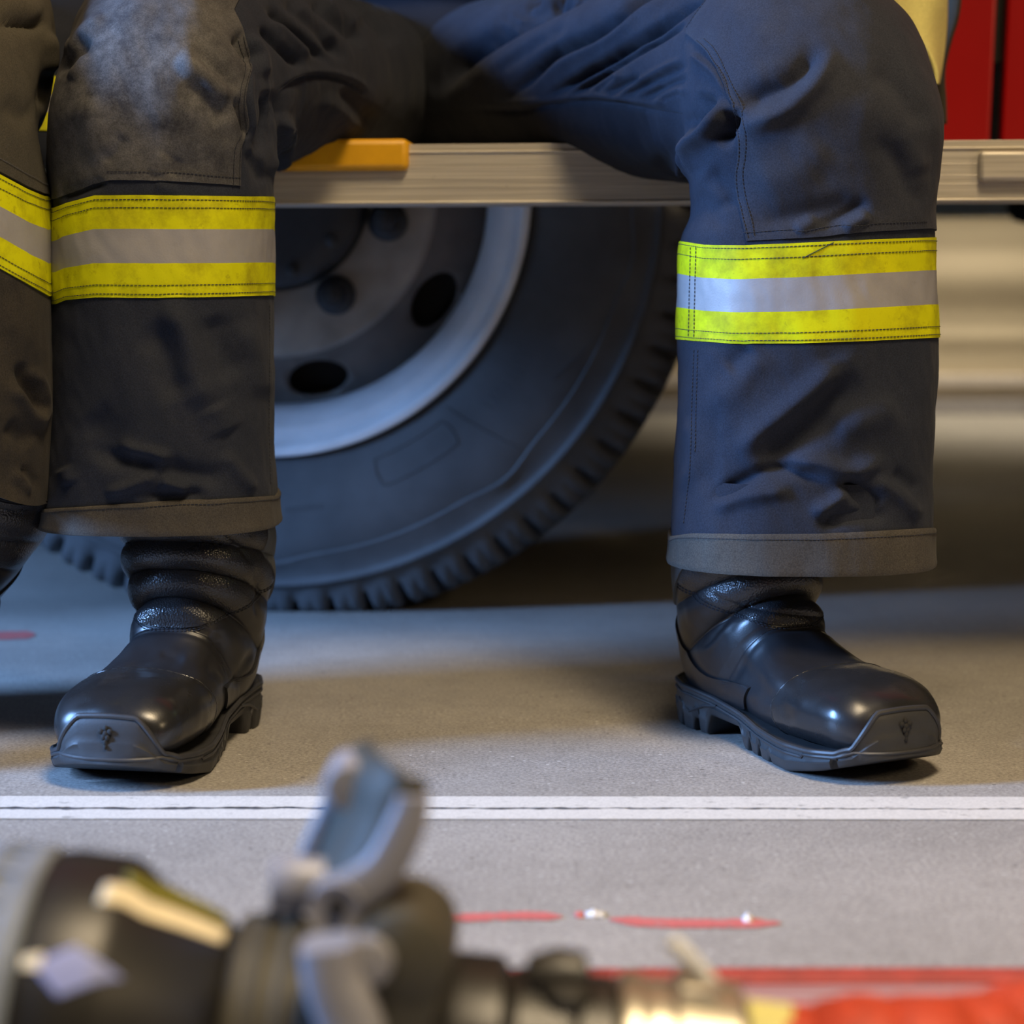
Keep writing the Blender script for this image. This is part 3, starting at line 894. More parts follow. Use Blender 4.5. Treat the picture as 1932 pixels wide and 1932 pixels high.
VAL, RID = -1, 1
right_leg.sculpt([
    # thigh pull folds
    ([(815, 190), (845, 140), (880, 100), (960, 48), (1070, -10), (1150, -50)], 13, -22), ([(850, 200), (900, 160), (1000, 90), (1150, 20), (1260, -40)], 20, 7),
    ([(955, 190), (977, 168), (1049, 105), (1136, 65), (1225, -4), (1290, -60)], 6, -13), ([(1000, 170), (1075, 112), (1165, 62), (1280, -20)], 9, 5),
    ([(1020, 192), (1042, 177), (1143, 116), (1238, 54), (1299, 11), (1360, -40)], 5.5, -14), ([(1066, 178), (1155, 118), (1245, 64)], 4.5, 4), ([(1070, 188), (1089, 174), (1165, 120), (1245, 72), (1300, 40)], 4.5, -10),
    ([(1112, 178), (1180, 134)], 5, 3), ([(1143, 178), (1209, 143)], 4.5, -4.5), ([(1180, 182), (1240, 150), (1299, 120)], 5, -4.5), ([(1212, 188), (1260, 160), (1299, 145)], 5, -4),
    ([(1196, 182), (1250, 154)], 4, 2.5), ([(1230, 196), (1300, 165)], 6, 3),
    ([(930, 150), (1010, 95), (1100, 45)], 7, -3), ([(1160, 186), (1220, 146), (1290, 108)], 3.5, 3), ([(1246, 190), (1290, 172)], 4, -3), ([(1120, 176), (1165, 140)], 3.5, -4),
    # seam of the inner panel
    ([(880, 205), (980, 210), (1027, 199), (1107, 190), (1180, 197), (1288, 216)], 4, -3), ([(900, 196), (1027, 190), (1107, 182), (1180, 188), (1288, 207)], 5, 2.2),
    ([(1000, 250), (1120, 250), (1220, 280), (1290, 310)], 22, 5),
    # knee: big diagonal fold
    ([(1384, 206), (1440, 178), (1500, 150), (1556, 84)], 17, -9), ([(1395, 243), (1486, 205), (1544, 147), (1570, 84)], 12, 8),
    ([(1352, 275), (1377, 235), (1384, 205)], 11, -13), ([(1372, 186), (1345, 238), (1306, 275), (1294, 315), (1306, 345)], 11, 11),
    ([(1297, 246), (1325, 215), (1336, 172)], 11, -9), ([(1330, 320), (1365, 350), (1380, 400)], 14, -4), ([(1310, 360), (1345, 395), (1360, 440)], 12, -1.8), ([(1316, 322), (1340, 350), (1366, 390)], 12, 1.8),
    ([(1300, 98), (1352, 141), (1372, 186)], 5, 4),
    # above the band
    ([(1405, 425), (1480, 412), (1560, 395), (1640, 380)], 16, -4), ([(1540, 430), (1600, 405), (1640, 372)], 9, -3.5), ([(1500, 436), (1540, 412)], 7, 3), ([(1590, 432), (1640, 404)], 7, 3.5), ([(1420, 360), (1500, 320), (1560, 260)], 26, 3),
    ([(1640, 120), (1700, 180), (1750, 250)], 16, -3.5), ([(1650, 250), (1700, 330), (1730, 400)], 14, -2.5), ([(1690, 240), (1740, 330)], 12, 2),
    # below the band
    ([(1580, 660), (1579, 695), (1503, 763), (1440, 815), (1380, 870)], 17, 8), ([(1620, 690), (1560, 775), (1470, 845), (1420, 880)], 24, -9),
    ([(1450, 660), (1400, 720), (1340, 770)], 18, 3), ([(1420, 650), (1370, 700)], 14, -3),
    ([(1480, 880), (1530, 872), (1600, 890), (1640, 880), (1680, 860)], 12, 6), ([(1560, 800), (1640, 790), (1700, 760)], 22, 4),
    ([(1583, 905), (1620, 930), (1660, 960)], 11, -8), ([(1330, 950), (1412, 900), (1480, 886), (1570, 905)], 9, -6), ([(1340, 962), (1420, 935), (1500, 925)], 10, 4),
    ([(1530, 975), (1590, 935), (1600, 910)], 9, 6), ([(1540, 990), (1610, 975), (1680, 970)], 10, -5), ([(1640, 900), (1700, 940), (1735, 985)], 12, 5), ([(1680, 890), (1735, 930)], 12, -2.5),
    ([(1290, 930), (1310, 860), (1300, 780)], 9, 2.5), ([(1330, 940), (1345, 850), (1340, 760)], 14, -2.5)])
left_leg.sculpt([
    # knee
    ([(116, 105), (160, 66), (200, 30)], 9, 4), ([(110, 145), (148, 100), (170, 66)], 9, -6), ([(130, 150), (165, 100)], 9, 3),
    ([(333, 105), (370, 135), (405, 170), (432, 195)], 12, 6), ([(350, 150), (395, 190), (430, 235)], 16, -4), ([(360, 95), (420, 140), (448, 178)], 10, -4),
    ([(440, 60), (455, 80), (482, 122)], 9, -9), ([(462, 60), (490, 100), (498, 150)], 8, 5), ([(442, 178), (452, 205), (462, 240), (468, 265)], 6, -6), ([(475, 125), (468, 170), (474, 230), (470, 270)], 5, 4),
    ([(482, 295), (500, 260), (510, 215), (503, 165)], 9, -9), ([(528, 210), (537, 250), (530, 300), (515, 335)], 9, 9), ([(468, 280), (485, 320), (502, 352)], 9, -3),
    ([(195, 310), (215, 285), (235, 250)], 11, -2), ([(290, 330), (312, 290)], 10, 1.5), ([(320, 335), (340, 295)], 10, -1.5), ([(160, 180), (180, 260), (210, 300)], 22, 3),
    # above the band
    ([(110, 372), (170, 352), (203, 338)], 6, -4), ([(290, 350), (340, 362)], 7, 1.5),
    # shin
    ([(290, 575), (330, 605), (350, 650), (358, 700), (375, 735), (420, 770)], 20, 7), ([(270, 610), (310, 650), (330, 720), (345, 760)], 22, -6), ([(400, 590), (420, 660), (450, 720)], 20, -5), ([(450, 600), (485, 680), (490, 760)], 18, 4),
    ([(217, 832), (250, 848), (300, 858), (330, 868)], 8, 5), ([(180, 870), (240, 868), (300, 878)], 14, -5), ([(298, 906), (330, 915), (360, 925)], 7, 6), ([(193, 932), (250, 915), (300, 893)], 7, 5), ([(260, 935), (330, 937), (400, 930)], 9, -5),
    ([(300, 880), (370, 895), (430, 900)], 14, -5), ([(420, 850), (455, 900), (485, 930)], 10, 4), ([(160, 780), (200, 820), (190, 880)], 24, -4), ([(400, 760), (430, 820)], 20, 4), ([(120, 880), (135, 915)], 10, 3),
    # thigh pull folds
    ([(497, 4), (560, 62), (627, 124)], 6, -8), ([(487, 44), (543, 101), (572, 132)], 6, -7), ([(515, 30), (590, 110)], 7, 4), ([(530, -5), (600, 55), (655, 120)], 7, -8), ([(548, 2), (640, 85)], 8, 5),
    ([(580, -10), (650, 45), (690, 90)], 9, -9), ([(640, -10), (720, 40), (740, 90)], 12, -9), ([(610, -8), (690, 45)], 10, 6),
    ([(520, 178), (545, 160), (575, 147), (616, 144), (670, 160), (700, 190)], 4, -3), ([(520, 170), (565, 139), (616, 136), (670, 152), (705, 180)], 5, 2.5), ([(640, 165), (690, 215), (700, 250)], 10, -5), ([(600, 180), (650, 220), (660, 255)], 12, 4)])
for lg in (right_leg, left_leg):
    clamp_bench(lg.X)
    lg.bvh()

mb = MB()
for lg in (right_leg, left_leg):
    mb.grid(lg.X, wrap=True); mb.cap(lg.X[-1]); hem_return(lg, mb)
torso_pelvis(mb, -.10, 2.25)
# seam stitching that belongs to the trousers themselves
for lg, pls in ((right_leg, [[(1310, 660), (1306, 760), (1302, 880), (1290, 990)], [(1317, 660), (1314, 760), (1311, 860)], [(990, 206), (1027, 196), (1107, 187), (1180, 194), (1288, 213)]]),
                (left_leg, [[(508, 575), (508, 680), (507, 800), (510, 920)], [(525, 170), (565, 143), (616, 140), (670, 157)]])):
    for pl in pls:
        q = lg.line(pl)
        if len(q) > 3: dashes(mb, q, mi=1)
trousers = mb.build('trousers', [M['navy'], M['thread'], M['navy_shade']], p1, smooth=True, sharp=None)
# inner-thigh panels below the arched seams: shade under the thigh painted as darker navy
def shade_panel(lg, off, seam):
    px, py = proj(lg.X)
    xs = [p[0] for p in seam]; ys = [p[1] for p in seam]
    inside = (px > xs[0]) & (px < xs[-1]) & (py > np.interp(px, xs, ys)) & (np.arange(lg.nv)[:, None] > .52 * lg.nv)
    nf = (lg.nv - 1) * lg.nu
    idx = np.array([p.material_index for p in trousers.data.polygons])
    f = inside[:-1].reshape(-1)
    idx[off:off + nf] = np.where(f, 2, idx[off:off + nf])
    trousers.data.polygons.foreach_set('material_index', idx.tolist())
shade_panel(right_leg, 0, [(700, 215), (880, 206), (980, 210), (1027, 199), (1107, 190), (1180, 197), (1288, 216), (1330, 225)])
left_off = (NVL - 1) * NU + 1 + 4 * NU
shade_panel(left_leg, left_off, [(515, 190), (525, 176), (545, 161), (575, 148), (616, 145), (670, 161), (700, 190), (760, 230)])

SH = [int(NVL * f) for f in (.0, .52)]
# right leg
YT = [(1200, 456), (1284, 455), (1330, 462), (1400, 463), (1500, 459), (1640, 452), (1757, 448), (1850, 446)]
YB = [(1200, 636), (1277, 640), (1310, 643), (1380, 648), (1500, 648), (1640, 643), (1764, 637), (1850, 634)]
yb = band(right_leg, 'reflective_band', trousers, YT, YB, [.335, .665], [M['yellow'], M['silver'], M['yellow']], 2, SH[1], thread=M['thread'], cuts=(.035, .12, .855, .965))
for xx in (1304, 1314):
    mbs = MB(); dashes(mbs, right_leg.line([(xx + 2, 466), (xx, 550), (xx - 2, 638)], off=.0018), r=.00038)
    mbs.build('stitching', M['thread'], yb)
mbs = MB()
q = right_leg.line([(1515, 487), (1540, 474), (1572, 458)], off=.0017)
if len(q) > 2: mbs.tube(q, .00032, n=5)
mbs.build('loose_thread', M['thread'], yb)
HT = [(1200, 1014), (1266, 1012), (1310, 1006), (1400, 1008), (1560, 1007), (1650, 1002), (1752, 996), (1850, 994)]
HB = [(1200, 1064), (1260, 1054), (1400, 1052), (1560, 1052), (1700, 1046), (1754, 1042), (1850, 1040)]
def hem_band(lg, HT, vmax):
    va = np.zeros(lg.nu)
    vb = lg.vcross(HT, 0, vmax)
    Nn = lg.normals(); cols = np.arange(lg.nu).astype(float)
    G = []
    for k, f in enumerate([0, 0, .08, .2, .4, .6, .8, .93, 1, 1]):
        off = (-.004, .0016, .0022, .002, .002, .002, .0022, .0024, .0016, -.001)[k]
        v = va + (vb - va) * f
        g = lg.sample(v, cols, lg.X) + lg.sample(v, cols, Nn) * off
        if k < 2: g[:, 2] -= .0012
        G.append(g)
    m_ = MB(); m_.grid(np.array(G), wrap=True)
    v = va + (vb - va) * .86
    pts = lg.sample(v, cols, lg.X) + lg.sample(v, cols, Nn) * .0026
    dashes(m_, np.vstack([pts, pts[:1]]), mi=1)
    return m_
hem_band(right_leg, HT, SH[1]).build('hem', [M['hem'], M['thread']], trousers, smooth=True, sharp=60)
KL = [(1408, 452), (1395, 385), (1388, 335), (1392, 301), (1393, 262), (1388, 225), (1376, 187), (1356, 141), (1335, 100), (1314, 79), (1294, 62)]
KB = [(1404, 455), (1480, 451), (1560, 446), (1600, 440), (1680, 435), (1755, 431)]
kp = patch(right_leg, 'knee_patch', trousers, KL, KB, (-28 % 360) / 360 * NU, int(NVL * .4425), M['navy_patch'])
for dx, dy in ((3, -2), (15, -6)):
    mbs = MB(); dashes(mbs, right_leg.line([(x + dx, y + dy) for x, y in KL[:-1]], off=.0022))
    mbs.build('stitching', M['thread'], kp)
mbs = MB()
mbs2 = MB(); q = right_leg.line([(1298, 54), (1316, 27), (1341, -6)], off=.0022)
if len(q) > 3: dashes(mbs2, q); mbs2.build('stitching', M['thread'], kp)
q = right_leg.line([(x, y - 15) for x, y in KB[:-1]] + [(1745, 417)], off=.0022)
if len(q) > 3: dashes(mbs, q)
mbs.build('stitching', M['thread'], kp)

# left leg
YT = [(0, 398), (104, 392), (125, 384), (180, 369), (260, 368), (400, 370), (512, 371), (600, 371)]
YB = [(0, 580), (105, 574), (125, 566), (180, 561), (300, 562), (420, 560), (512, 557), (600, 555)]
band(left_leg, 'reflective_band', trousers, YT, YB, [.335, .665], [M['yellow'], M['silver'], M['yellow']], 2, SH[1], thread=M['thread'], cuts=(.035, .12, .865, .95), vlines=())
HT = [(0, 964), (95, 960), (140, 957), (240, 950), (330, 946), (420, 941), (520, 935), (600, 932)]
hem_band(left_leg, HT, SH[1]).build('hem', [M['hem'], M['thread']], trousers, smooth=True, sharp=60)
KR = [(452, 352), (452, 335), (453, 300), (456, 275), (470, 240), (464, 185), (474, 128), (462, 70), (440, 20)]
KB = [(109, 374), (150, 358), (203, 341), (326, 343), (400, 347), (452, 351)]
KLft = [(103, 378), (101, 330), (101, 260), (102, 200), (106, 140), (125, 80), (150, 40)]
# patch runs from the inner seam round the outside of the knee
def patch_left():
    lg = left_leg
    hr = [h for h in (lg.hit(*p) for p in smooth_poly(KR, 6)) if h is not None]
    vr = np.array([h[2] for h in hr]); ur = np.array([h[3] for h in hr]); od = np.argsort(vr); vr, ur = vr[od], ur[od]
    hb = [h for h in (lg.hit(*p) for p in smooth_poly(KB, 6)) if h is not None]
    ub = np.array([h[3] for h in hb]); vb = np.array([h[2] for h in hb]); od = np.argsort(ub); ub, vb = ub[od], vb[od]
    uend = 205 / 360 * NU; vtop = int(NVL * .48)
    Nn = lg.normals(); tt = np.concatenate([[0], np.linspace(0, 1, 150), [1]]); ss = np.concatenate([[0], np.linspace(0, 1, 150), [1]])
    G = np.zeros((len(tt), len(ss), 3))
    for a, t in enumerate(tt):
        u = ur[0] + ss * (uend - ur[0])
        for it in range(4):
            v0 = np.interp(u, ub, vb); v = v0 + (vtop - v0) * t
            u0 = np.interp(v, vr, ur); u = u0 + ss * (uend - u0)
        off = np.full(len(ss), .0016); off[0] = off[-1] = -.0006
        if a in (0, len(tt) - 1): off[:] = -.0006
        G[a] = lg.sample(v, u, lg.X) + lg.sample(v, u, Nn) * off[:, None]
    m_ = MB(); m_.grid(G)
    return m_.build('knee_patch', M['dusty'], trousers, smooth=True, sharp=60)
kp = patch_left(); kp['label'] = 'dusty, pale-worn knee patch'
for dx in (-3, -14):
    mbs = MB(); dashes(mbs, left_leg.line([(x + dx, y) for x, y in KR[:-1]], off=.0022))
    mbs.build('stitching', M['thread'], kp)
mbs = MB()
q = left_leg.line([(203, 323), (326, 326), (400, 332), (452, 336)], off=.0022)
if len(q) > 3: dashes(mbs, q)
mbs.build('stitching', M['thread'], kp)

# jacket tail hanging behind the right knee: grey outside, pale yellow lining
def sheet(name, rows, m, parent, th):
    mb = MB(); mb.grid(np.array(rows))
    o = mb.build(name, m, parent, smooth=True, sharp=None)
    s_ = o.modifiers.new('sol', 'SOLIDIFY'); s_.thickness = th; s_.offset = 0
    return o
def jt(edge_px, D0, D1, xin):
    rows = []
    for (x, y) in smooth_poly(edge_px, 8):
        r = []
        for k in range(26):
            t = k / 25
            p0 = P(x, y, D0); p1_ = np.array([p0[0] - xin + .02 * math.sin(t * 5), D1, p0[2]])
            p = p0 + (p1_ - p0) * t + np.array([.006 * math.sin(9 * t + p0[2] * 30), 0, 0])
            r.append(p)
        rows.append(r)
    return rows
jk = sheet('jacket', jt([(1789, 234), (1793, 190), (1791, 130), (1796, 70), (1801, 30), (1800, -40), (1794, -160), (1774, -300)], 1.95, 2.24, .20), M['grey_cloth'], p1, .005)
# body of the jacket above the waist, open at the front hem
tl = Loft([ring((-.10, 2.25, .705), 0, 0, .235, .17, .16), ring((-.10, 2.25, .80), 0, 0, .235, .17, .16), ring((-.10, 2.24, 1.0), 0, 0, .23, .16, .15), ring((-.10, 2.23, 1.18), 0, 0, .235, .15, .14), ring((-.10, 2.23, 1.30), 0, 0, .20, .12, .12), ring((-.10, 2.23, 1.36), 0, 0, .08, .07, .07)], 96, 80)
tl.wrinkle(.004, 12, 8, 7.7)
mbj = MB(); mbj.grid(tl.X, wrap=True); mbj.cap(tl.X[-1]); mbj.build('jacket_body', M['grey_cloth'], jk, smooth=True, sharp=None)
rows = []
for (xl, xr, y) in [(1766, 1769, 158), (1764, 1774, 130), (1745, 1780, 90), (1715, 1784, 50), (1690, 1785, 10), (1660, 1785, -40), (1640, 1782, -140)]:
    r = []
    for k in range(22):
        t = k / 21
        D = 1.86 + .07 * t + .008 * math.sin(6 * t + y * .03)
        r.append(P(xl + (xr - xl) * t, y, D))
    rows.append(r)
ln = sheet('lining', catmull(np.array(rows).reshape(len(rows), -1), np.linspace(0, len(rows) - 1, 50)).reshape(50, 22, 3), M['lining'], jk, .004)
ln['label'] = 'pale yellow lining'

# ------------------------------ firefighter at the left edge
p2 = empty('person', (-.55, 2.0, 0))
tag(p2, 'second seated firefighter cut off at the left edge, brown-grey knee beside the middle firefighter', 'person')
def tilted(pxR, pyR, width_px, tiltdeg, D=1.60, b=.095, phi=0, n=2.3):
    s_ = F / D; tl = math.radians(tiltdeg)
    R_ = P(pxR, pyR, D)
    e1 = np.array([math.cos(tl), 0, -math.sin(tl)])
    a = width_px / 2 / s_
    up = np.array([math.sin(tl), 0, math.cos(tl)])
    ph = math.radians(phi)
    e2 = np.array([0, -1, 0]) * math.cos(ph) + up * math.sin(ph)
    return dict(c=R_ - e1 * a, e1=e1, e2=e2, a=a, bf=b, bb=b, n=n)
leg2 = Loft([tilted(88, 950, 430, 31, n=2.5), tilted(90, 900, 430, 29), tilted(94, 800, 425, 25), tilted(97, 690, 425, 25), tilted(95, 600, 420, 26), tilted(93, 545, 415, 26), tilted(92, 460, 410, 26), tilted(86, 385, 405, 25),
             tilted(78, 330, 400, 22, phi=5), tilted(68, 270, 400, 18, phi=12, D=1.6), tilted(66, 215, 400, 12, phi=24, D=1.61), tilted(76, 165, 410, 6, phi=42, D=1.63), tilted(97, 110, 420, 2, phi=60, D=1.66), tilted(96, 75, 430, 0, phi=76, D=1.71),
             tilted(88, 60, 430, 0, phi=88, D=1.78), ring((-.58, 1.90, .585), 90, 4, .115, .095, .09), ring((-.60, 2.08, .59), 90, 4, .118, .10, .085), ring((-.60, 2.2, .59), 90, 4, .115, .1, .085)], 200, 360)
leg2.wrinkle(.0025, 14, 10, 2.2); leg2.wrinkle(.0008, 40, 30, 4.1)
leg2.sculpt([([(-20, 38), (10, 45), (40, 48), (70, 48), (92, 40)], 7, -6), ([(-10, 10), (40, 15), (75, 35)], 14, 4), ([(95, 120), (84, 165), (72, 210)], 10, -5), ([(90, 60), (98, 110), (88, 150)], 8, 5),
             ([(0, 190), (30, 215), (60, 225)], 14, -4), ([(50, 690), (75, 730), (84, 800)], 8, 6), ([(15, 720), (50, 765), (85, 815)], 9, 6), ([(35, 680), (55, 740), (80, 790)], 9, -6), ([(10, 800), (60, 840)], 14, -5), ([(20, 890), (45, 905), (60, 930)], 8, 5), ([(35, 880), (70, 925)], 8, -4)])
clamp_bench(leg2.X); leg2.bvh()
mb = MB(); mb.grid(leg2.X, wrap=True); mb.cap(leg2.X[-1]); hem_return(leg2, mb)
# the other leg runs out of the frame
oth = Loft([ring((-.86, 1.64, .14), 0, -6, .10, .095, .095), ring((-.85, 1.63, .30), 0, -6, .10, .095, .095), ring((-.84, 1.64, .46), 10, -6, .10, .097, .10), ring((-.84, 1.67, .53), 50, -6, .10, .098, .10), ring((-.83, 1.75, .565), 85, -6, .105, .098, .10), ring((-.80, 1.95, .58), 90, -6, .115, .096, .09), ring((-.77, 2.2, .59), 90, -6, .118, .10, .085)], 120, 160)
oth.wrinkle(.003, 14, 10, 6.2); clamp_bench(oth.X)
mb.grid(oth.X, wrap=True); mb.cap(oth.X[-1]); hem_return(oth, mb)
torso_pelvis(mb, -.69, 2.19)
tr2 = mb.build('trousers', [M['dark_twill'], M['thread']], p2, smooth=True, sharp=None)
YT = [(-500, 130), (-100, 282), (0, 330), (50, 357), (90, 374), (160, 400)]
YB = [(-500, 300), (-100, 452), (0, 507), (50, 535), (93, 560), (160, 590)]
band(leg2, 'reflective_band', tr2, YT, YB, [.335, .665], [M['yellow'], M['silver'], M['yellow']], 2, 190, thread=M['thread'], cuts=(.035, .13, .87, .96))
# knee reinforcement of coarse twill over the upper part
va = leg2.vcross([(-500, 124), (-100, 276), (0, 325), (50, 352), (86, 368), (160, 396)], 2, 215); Nn = leg2.normals(); cols = np.arange(200).astype(float)
G = []
for k, t in enumerate([0] + list(np.linspace(0, 1, 120)) + [1]):
    v = va + (300 - va) * t
    G.append(leg2.sample(v, cols, leg2.X) + leg2.sample(v, cols, Nn) * (-.0006 if k in (0, 121) else .002))
mb = MB(); mb.grid(np.array(G), wrap=True)
v = va + 3; pts = leg2.sample(v, cols, leg2.X) + leg2.sample(v, cols, Nn) * .0026
dashes(mb, np.vstack([pts, pts[:1]]), mi=1)
mb.build('knee_patch', [M['twill'], M['thread_grey']], tr2, smooth=True, sharp=60)
# dark jacket skirt behind the knees with its own band
jst = [ring((-.50, 1.93, .485), 0, 0, .15, .115, .12), ring((-.50, 1.93, .52), 0, 0, .15, .115, .12), ring((-.52, 1.96, .62), 0, 0, .16, .11, .13), ring((-.58, 2.02, .70), 0, 0, .20, .12, .15), ring((-.66, 2.10, .82), 0, 0, .22, .14, .15), ring((-.68, 2.14, 1.0), 0, 0, .21, .13, .14)]
jk2 = Loft(jst, 120, 120); jk2.wrinkle(.004, 12, 8, 4.4)
mb = MB(); mb.grid(jk2.X, wrap=True); mb.cap(jk2.X[-1])
j2 = mb.build('jacket', M['navy'], p2, smooth=True, sharp=None)
G = []; mr = []
Nn = jk2.normals(); cols = np.arange(120).astype(float)
for k, f in enumerate([0, 0, .33, .3301, .66, .6601, 1, 1]):
    zt = .520 + (.572 - .520) * f
    v = np.array([np.interp(zt, jk2.X[:60, j, 2], np.arange(60)) for j in range(120)])
    G.append(jk2.sample(v, cols, jk2.X) + jk2.sample(v, cols, Nn) * (-.0005 if k in (0, 7) else .0015))
mr = [0, 0, 0, 1, 1, 0, 0]
mb = MB(); mb.grid(np.array(G), wrap=True, mrow=mr)
mb.build('reflective_band', [M['yellow'], M['silver']], j2, smooth=True, sharp=60)
# ------------------------------------------------------------------ boots
def make_boot(parent, heel, ang, ms, roll=0.0, lift=0.0, lean=0.0, seams=None, detail=True):
    """heel: floor point under the heel back; ang: toe direction from the camera axis (deg, + = to the right);
       ms: +1 when the inner side of the foot lies on the local +x side"""
    a = math.radians(ang)
    fwd = Vector((math.sin(a), -math.cos(a), 0)); sd = Vector((math.cos(a), math.sin(a), 0))
    W = Matrix(((sd.x, fwd.x, 0, heel[0]), (sd.y, fwd.y, 0, heel[1]), (0, 0, 1, lift), (0, 0, 0, 1)))
    if roll: W = W @ Matrix.Rotation(math.radians(roll), 4, 'Y')
    def w3(p): return np.array(W @ Vector(p))
    R3 = np.array(W.to_3x3())
    # (B back/bottom y,z)  (T front/top y,z)  half width  squareness  medial shift
    S = [((.2885, .034), (.2890, .044), .010, 2.2, .008), ((.286, .027), (.2865, .053), .026, 2.3, .008), ((.280, .022), (.280, .0615), .0395, 2.3, .007), ((.267, .019), (.265, .0695), .0480, 2.35, .006),
         ((.248, .018), (.246, .0735), .0525, 2.35, .004), ((.225, .018), (.224, .0750), .0545, 2.35, .003), ((.200, .018), (.203, .0752), .0545, 2.35, .001), ((.165, .016), (.180, .0795), .0520, 2.5, .0),
         ((.125, .018), (.160, .0885), .0465, 2.6, -.001), ((.085, .020), (.146, .0985), .0435, 2.8, 0), ((.046, .022), (.1385, .1085), .0430, 2.7, 0), ((.014, .036), (.136, .1195), .0450, 2.2, 0),
         ((.0085, .066), (.137, .132), .0490, 2.25, 0), ((.010, .096), (.139, .147), .0540, 2.3, 0), ((.0095, .130), (.142, .165), .0570, 2.3, 0), ((.012, .165), (.144, .185), .0575, 2.3, 0), ((.020, .195), (.140, .200), .0550, 2.3, 0)]
    st = []
    for (B, Tt, wd, n, sh) in S:
        lz = lambda z: lean * max(0, z - .09)
        b = w3((sh * ms + lz(B[1]), B[0], B[1])); t = w3((sh * ms + lz(Tt[1]), Tt[0], Tt[1]))
        d = t - b; l = np.linalg.norm(d)
        st.append(dict(c=(b + t) / 2, e1=R3 @ np.array([1.0, 0, 0]), e2=d / l, a=wd, bf=l / 2, bb=l / 2, n=n))
    NU_, NV_ = (260, 380) if detail else (90, 130)
    L = Loft(st, NU_, NV_)
    Wi = np.array(W.inverted())
    def loc(X): return X @ Wi[:3, :3].T + Wi[:3, 3]
    ly = loc(L.X)
    zT = ly[:, NU_ // 4, 2][:, None]; th = L.th[None]
    # padded rolls over the ankle, converging towards the back
    wf = np.clip((np.sin(th) + .55) / .45, 0, 1) * np.clip((zT - .097) / .006, 0, 1)
    ph = (zT - .099) / .0232
    side_fade = .75 + .25 * np.clip(np.sin(th), 0, 1)
    d = wf * (.0092 * np.abs(np.sin(math.pi * ph)) ** .6 - .0034) * side_fade
    # crease where vamp meets shaft, soft bulge of the instep
    d = d - .0014 * np.exp(-((zT - .0965) / .0020) ** 2) * np.clip((np.sin(th) + .3) / .3, 0, 1)
    L.displace(d)
    if detail: L.wrinkle(.0009, 30, 30, 2.0 + ang)
    if seams: L.sculpt(seams)
    L.bvh()
    mb = MB(); mb.grid(L.X, wrap=True); mb.cap(L.X[-1]); mb.cap(L.X[0])
    boot = mb.build('boot', M['leather'], parent, smooth=True, sharp=None)
    Nn = L.normals(); cols = np.arange(NU_).astype(float); LX = loc(L.X)
    def region(v0, v1, lift_, nrow, mask=None, ucols=None):
        u = cols if ucols is None else ucols
        G = []
        tt = [0] + list(np.linspace(0, 1, nrow)) + [1]
        for k, t in enumerate(tt):
            v = v0 + (v1 - v0) * t
            off = -.0008 if k in (0, len(tt) - 1) else lift_
            o_ = np.full(len(u), off)
            if ucols is not None: o_[0] = o_[-1] = -.0008
            G.append(L.sample(v, u, L.X) + L.sample(v, u, Nn) * o_[:, None])
        return np.array(G)
    def vwhere(fn, target, lo, hi):
        """row per column where fn(local) first passes target, scanning lo..hi"""
        out = np.zeros(NU_)
        r = np.arange(lo, hi)
        for j in range(NU_):
            g = fn(LX[r, j]) - target[j]
            s_ = np.where(np.sign(g[:-1]) != np.sign(g[1:]))[0]
            if len(s_): i = s_[0]; out[j] = r[i] + g[i] / (g[i] - g[i + 1] + 1e-12)
            else: out[j] = lo if abs(g[0]) < abs(g[-1]) else hi - 1
        return out
    tht = L.th
    # toe cap
    yc = .206 - .018 * (1 - np.clip(np.sin(tht), 0, 1)) ** 1.5
    vc = vwhere(lambda q: q[:, 1], yc, 2, int(NV_ * .6))
    mb = MB(); mb.grid(region(np.full(NU_, 1.0), vc, .0022, 120 if detail else 30), wrap=True)
    if detail:
        ci = [i for i in range(NU_) if np.sin(tht[i]) > -.75]
        k0 = min(range(len(ci)), key=lambda q: -((ci[q] - ci[q - 1]) % NU_ > 1) * 1e3 + q)
        ci = ci[k0:] + ci[:k0]
        pts = L.sample(vc, cols, L.X) + L.sample(vc, cols, Nn) * .0016
        mb.tube(pts[ci], .0011, n=6)
        v2 = vc - 10 - 8 * np.clip(np.sin(tht), 0, 1)
    mb.build('toe_cap', M['leather_cap'], boot, smooth=True, sharp=60)
    # padded shaft
    zb = .0985 + .030 * np.clip((1 - np.sin(tht)) / 2, 0, 1) * 2 * .8
    top = NV_ - 2
    out = np.zeros(NU_)
    for j in range(NU_):
        r = np.arange(int(NV_ * .40), NV_)
        g = LX[r, j, 2] - zb[j]
        k = np.where(g < 0)[0]
        i = k[-1] if len(k) else 0
        out[j] = min(r[i] + .5, top - 2)
    ker = np.ones(9) / 9
    out = np.convolve(np.concatenate([out[-4:], out, out[:4]]), ker, 'valid')
    mb = MB(); mb.grid(region(out, np.full(NU_, float(top)), .0013, 150 if detail else 40), wrap=True)
    if detail:
        for dv in (-3.0, -6.5):
            pts = L.sample(out + dv, cols, L.X) + L.sample(out + dv, cols, Nn) * .0004
            front = np.sin(tht) > -.55
            k0 = int(NU_ * .58); idx = [(i - int(NU_ * .08)) % NU_ for i in range(int(NU_ * .66))]
            dashes(mb, pts[idx], r=.00055, dash=.0026, gap=.0012, mi=1)
    mb.build('shaft', [M['leather_grain'], M['thread']], boot, smooth=True, sharp=60)
    # back panel of dark elastic and heel counter, both round the back (columns 180..360 deg)
    ub = np.linspace(NU_ * .485, NU_ * 1.015, 90)
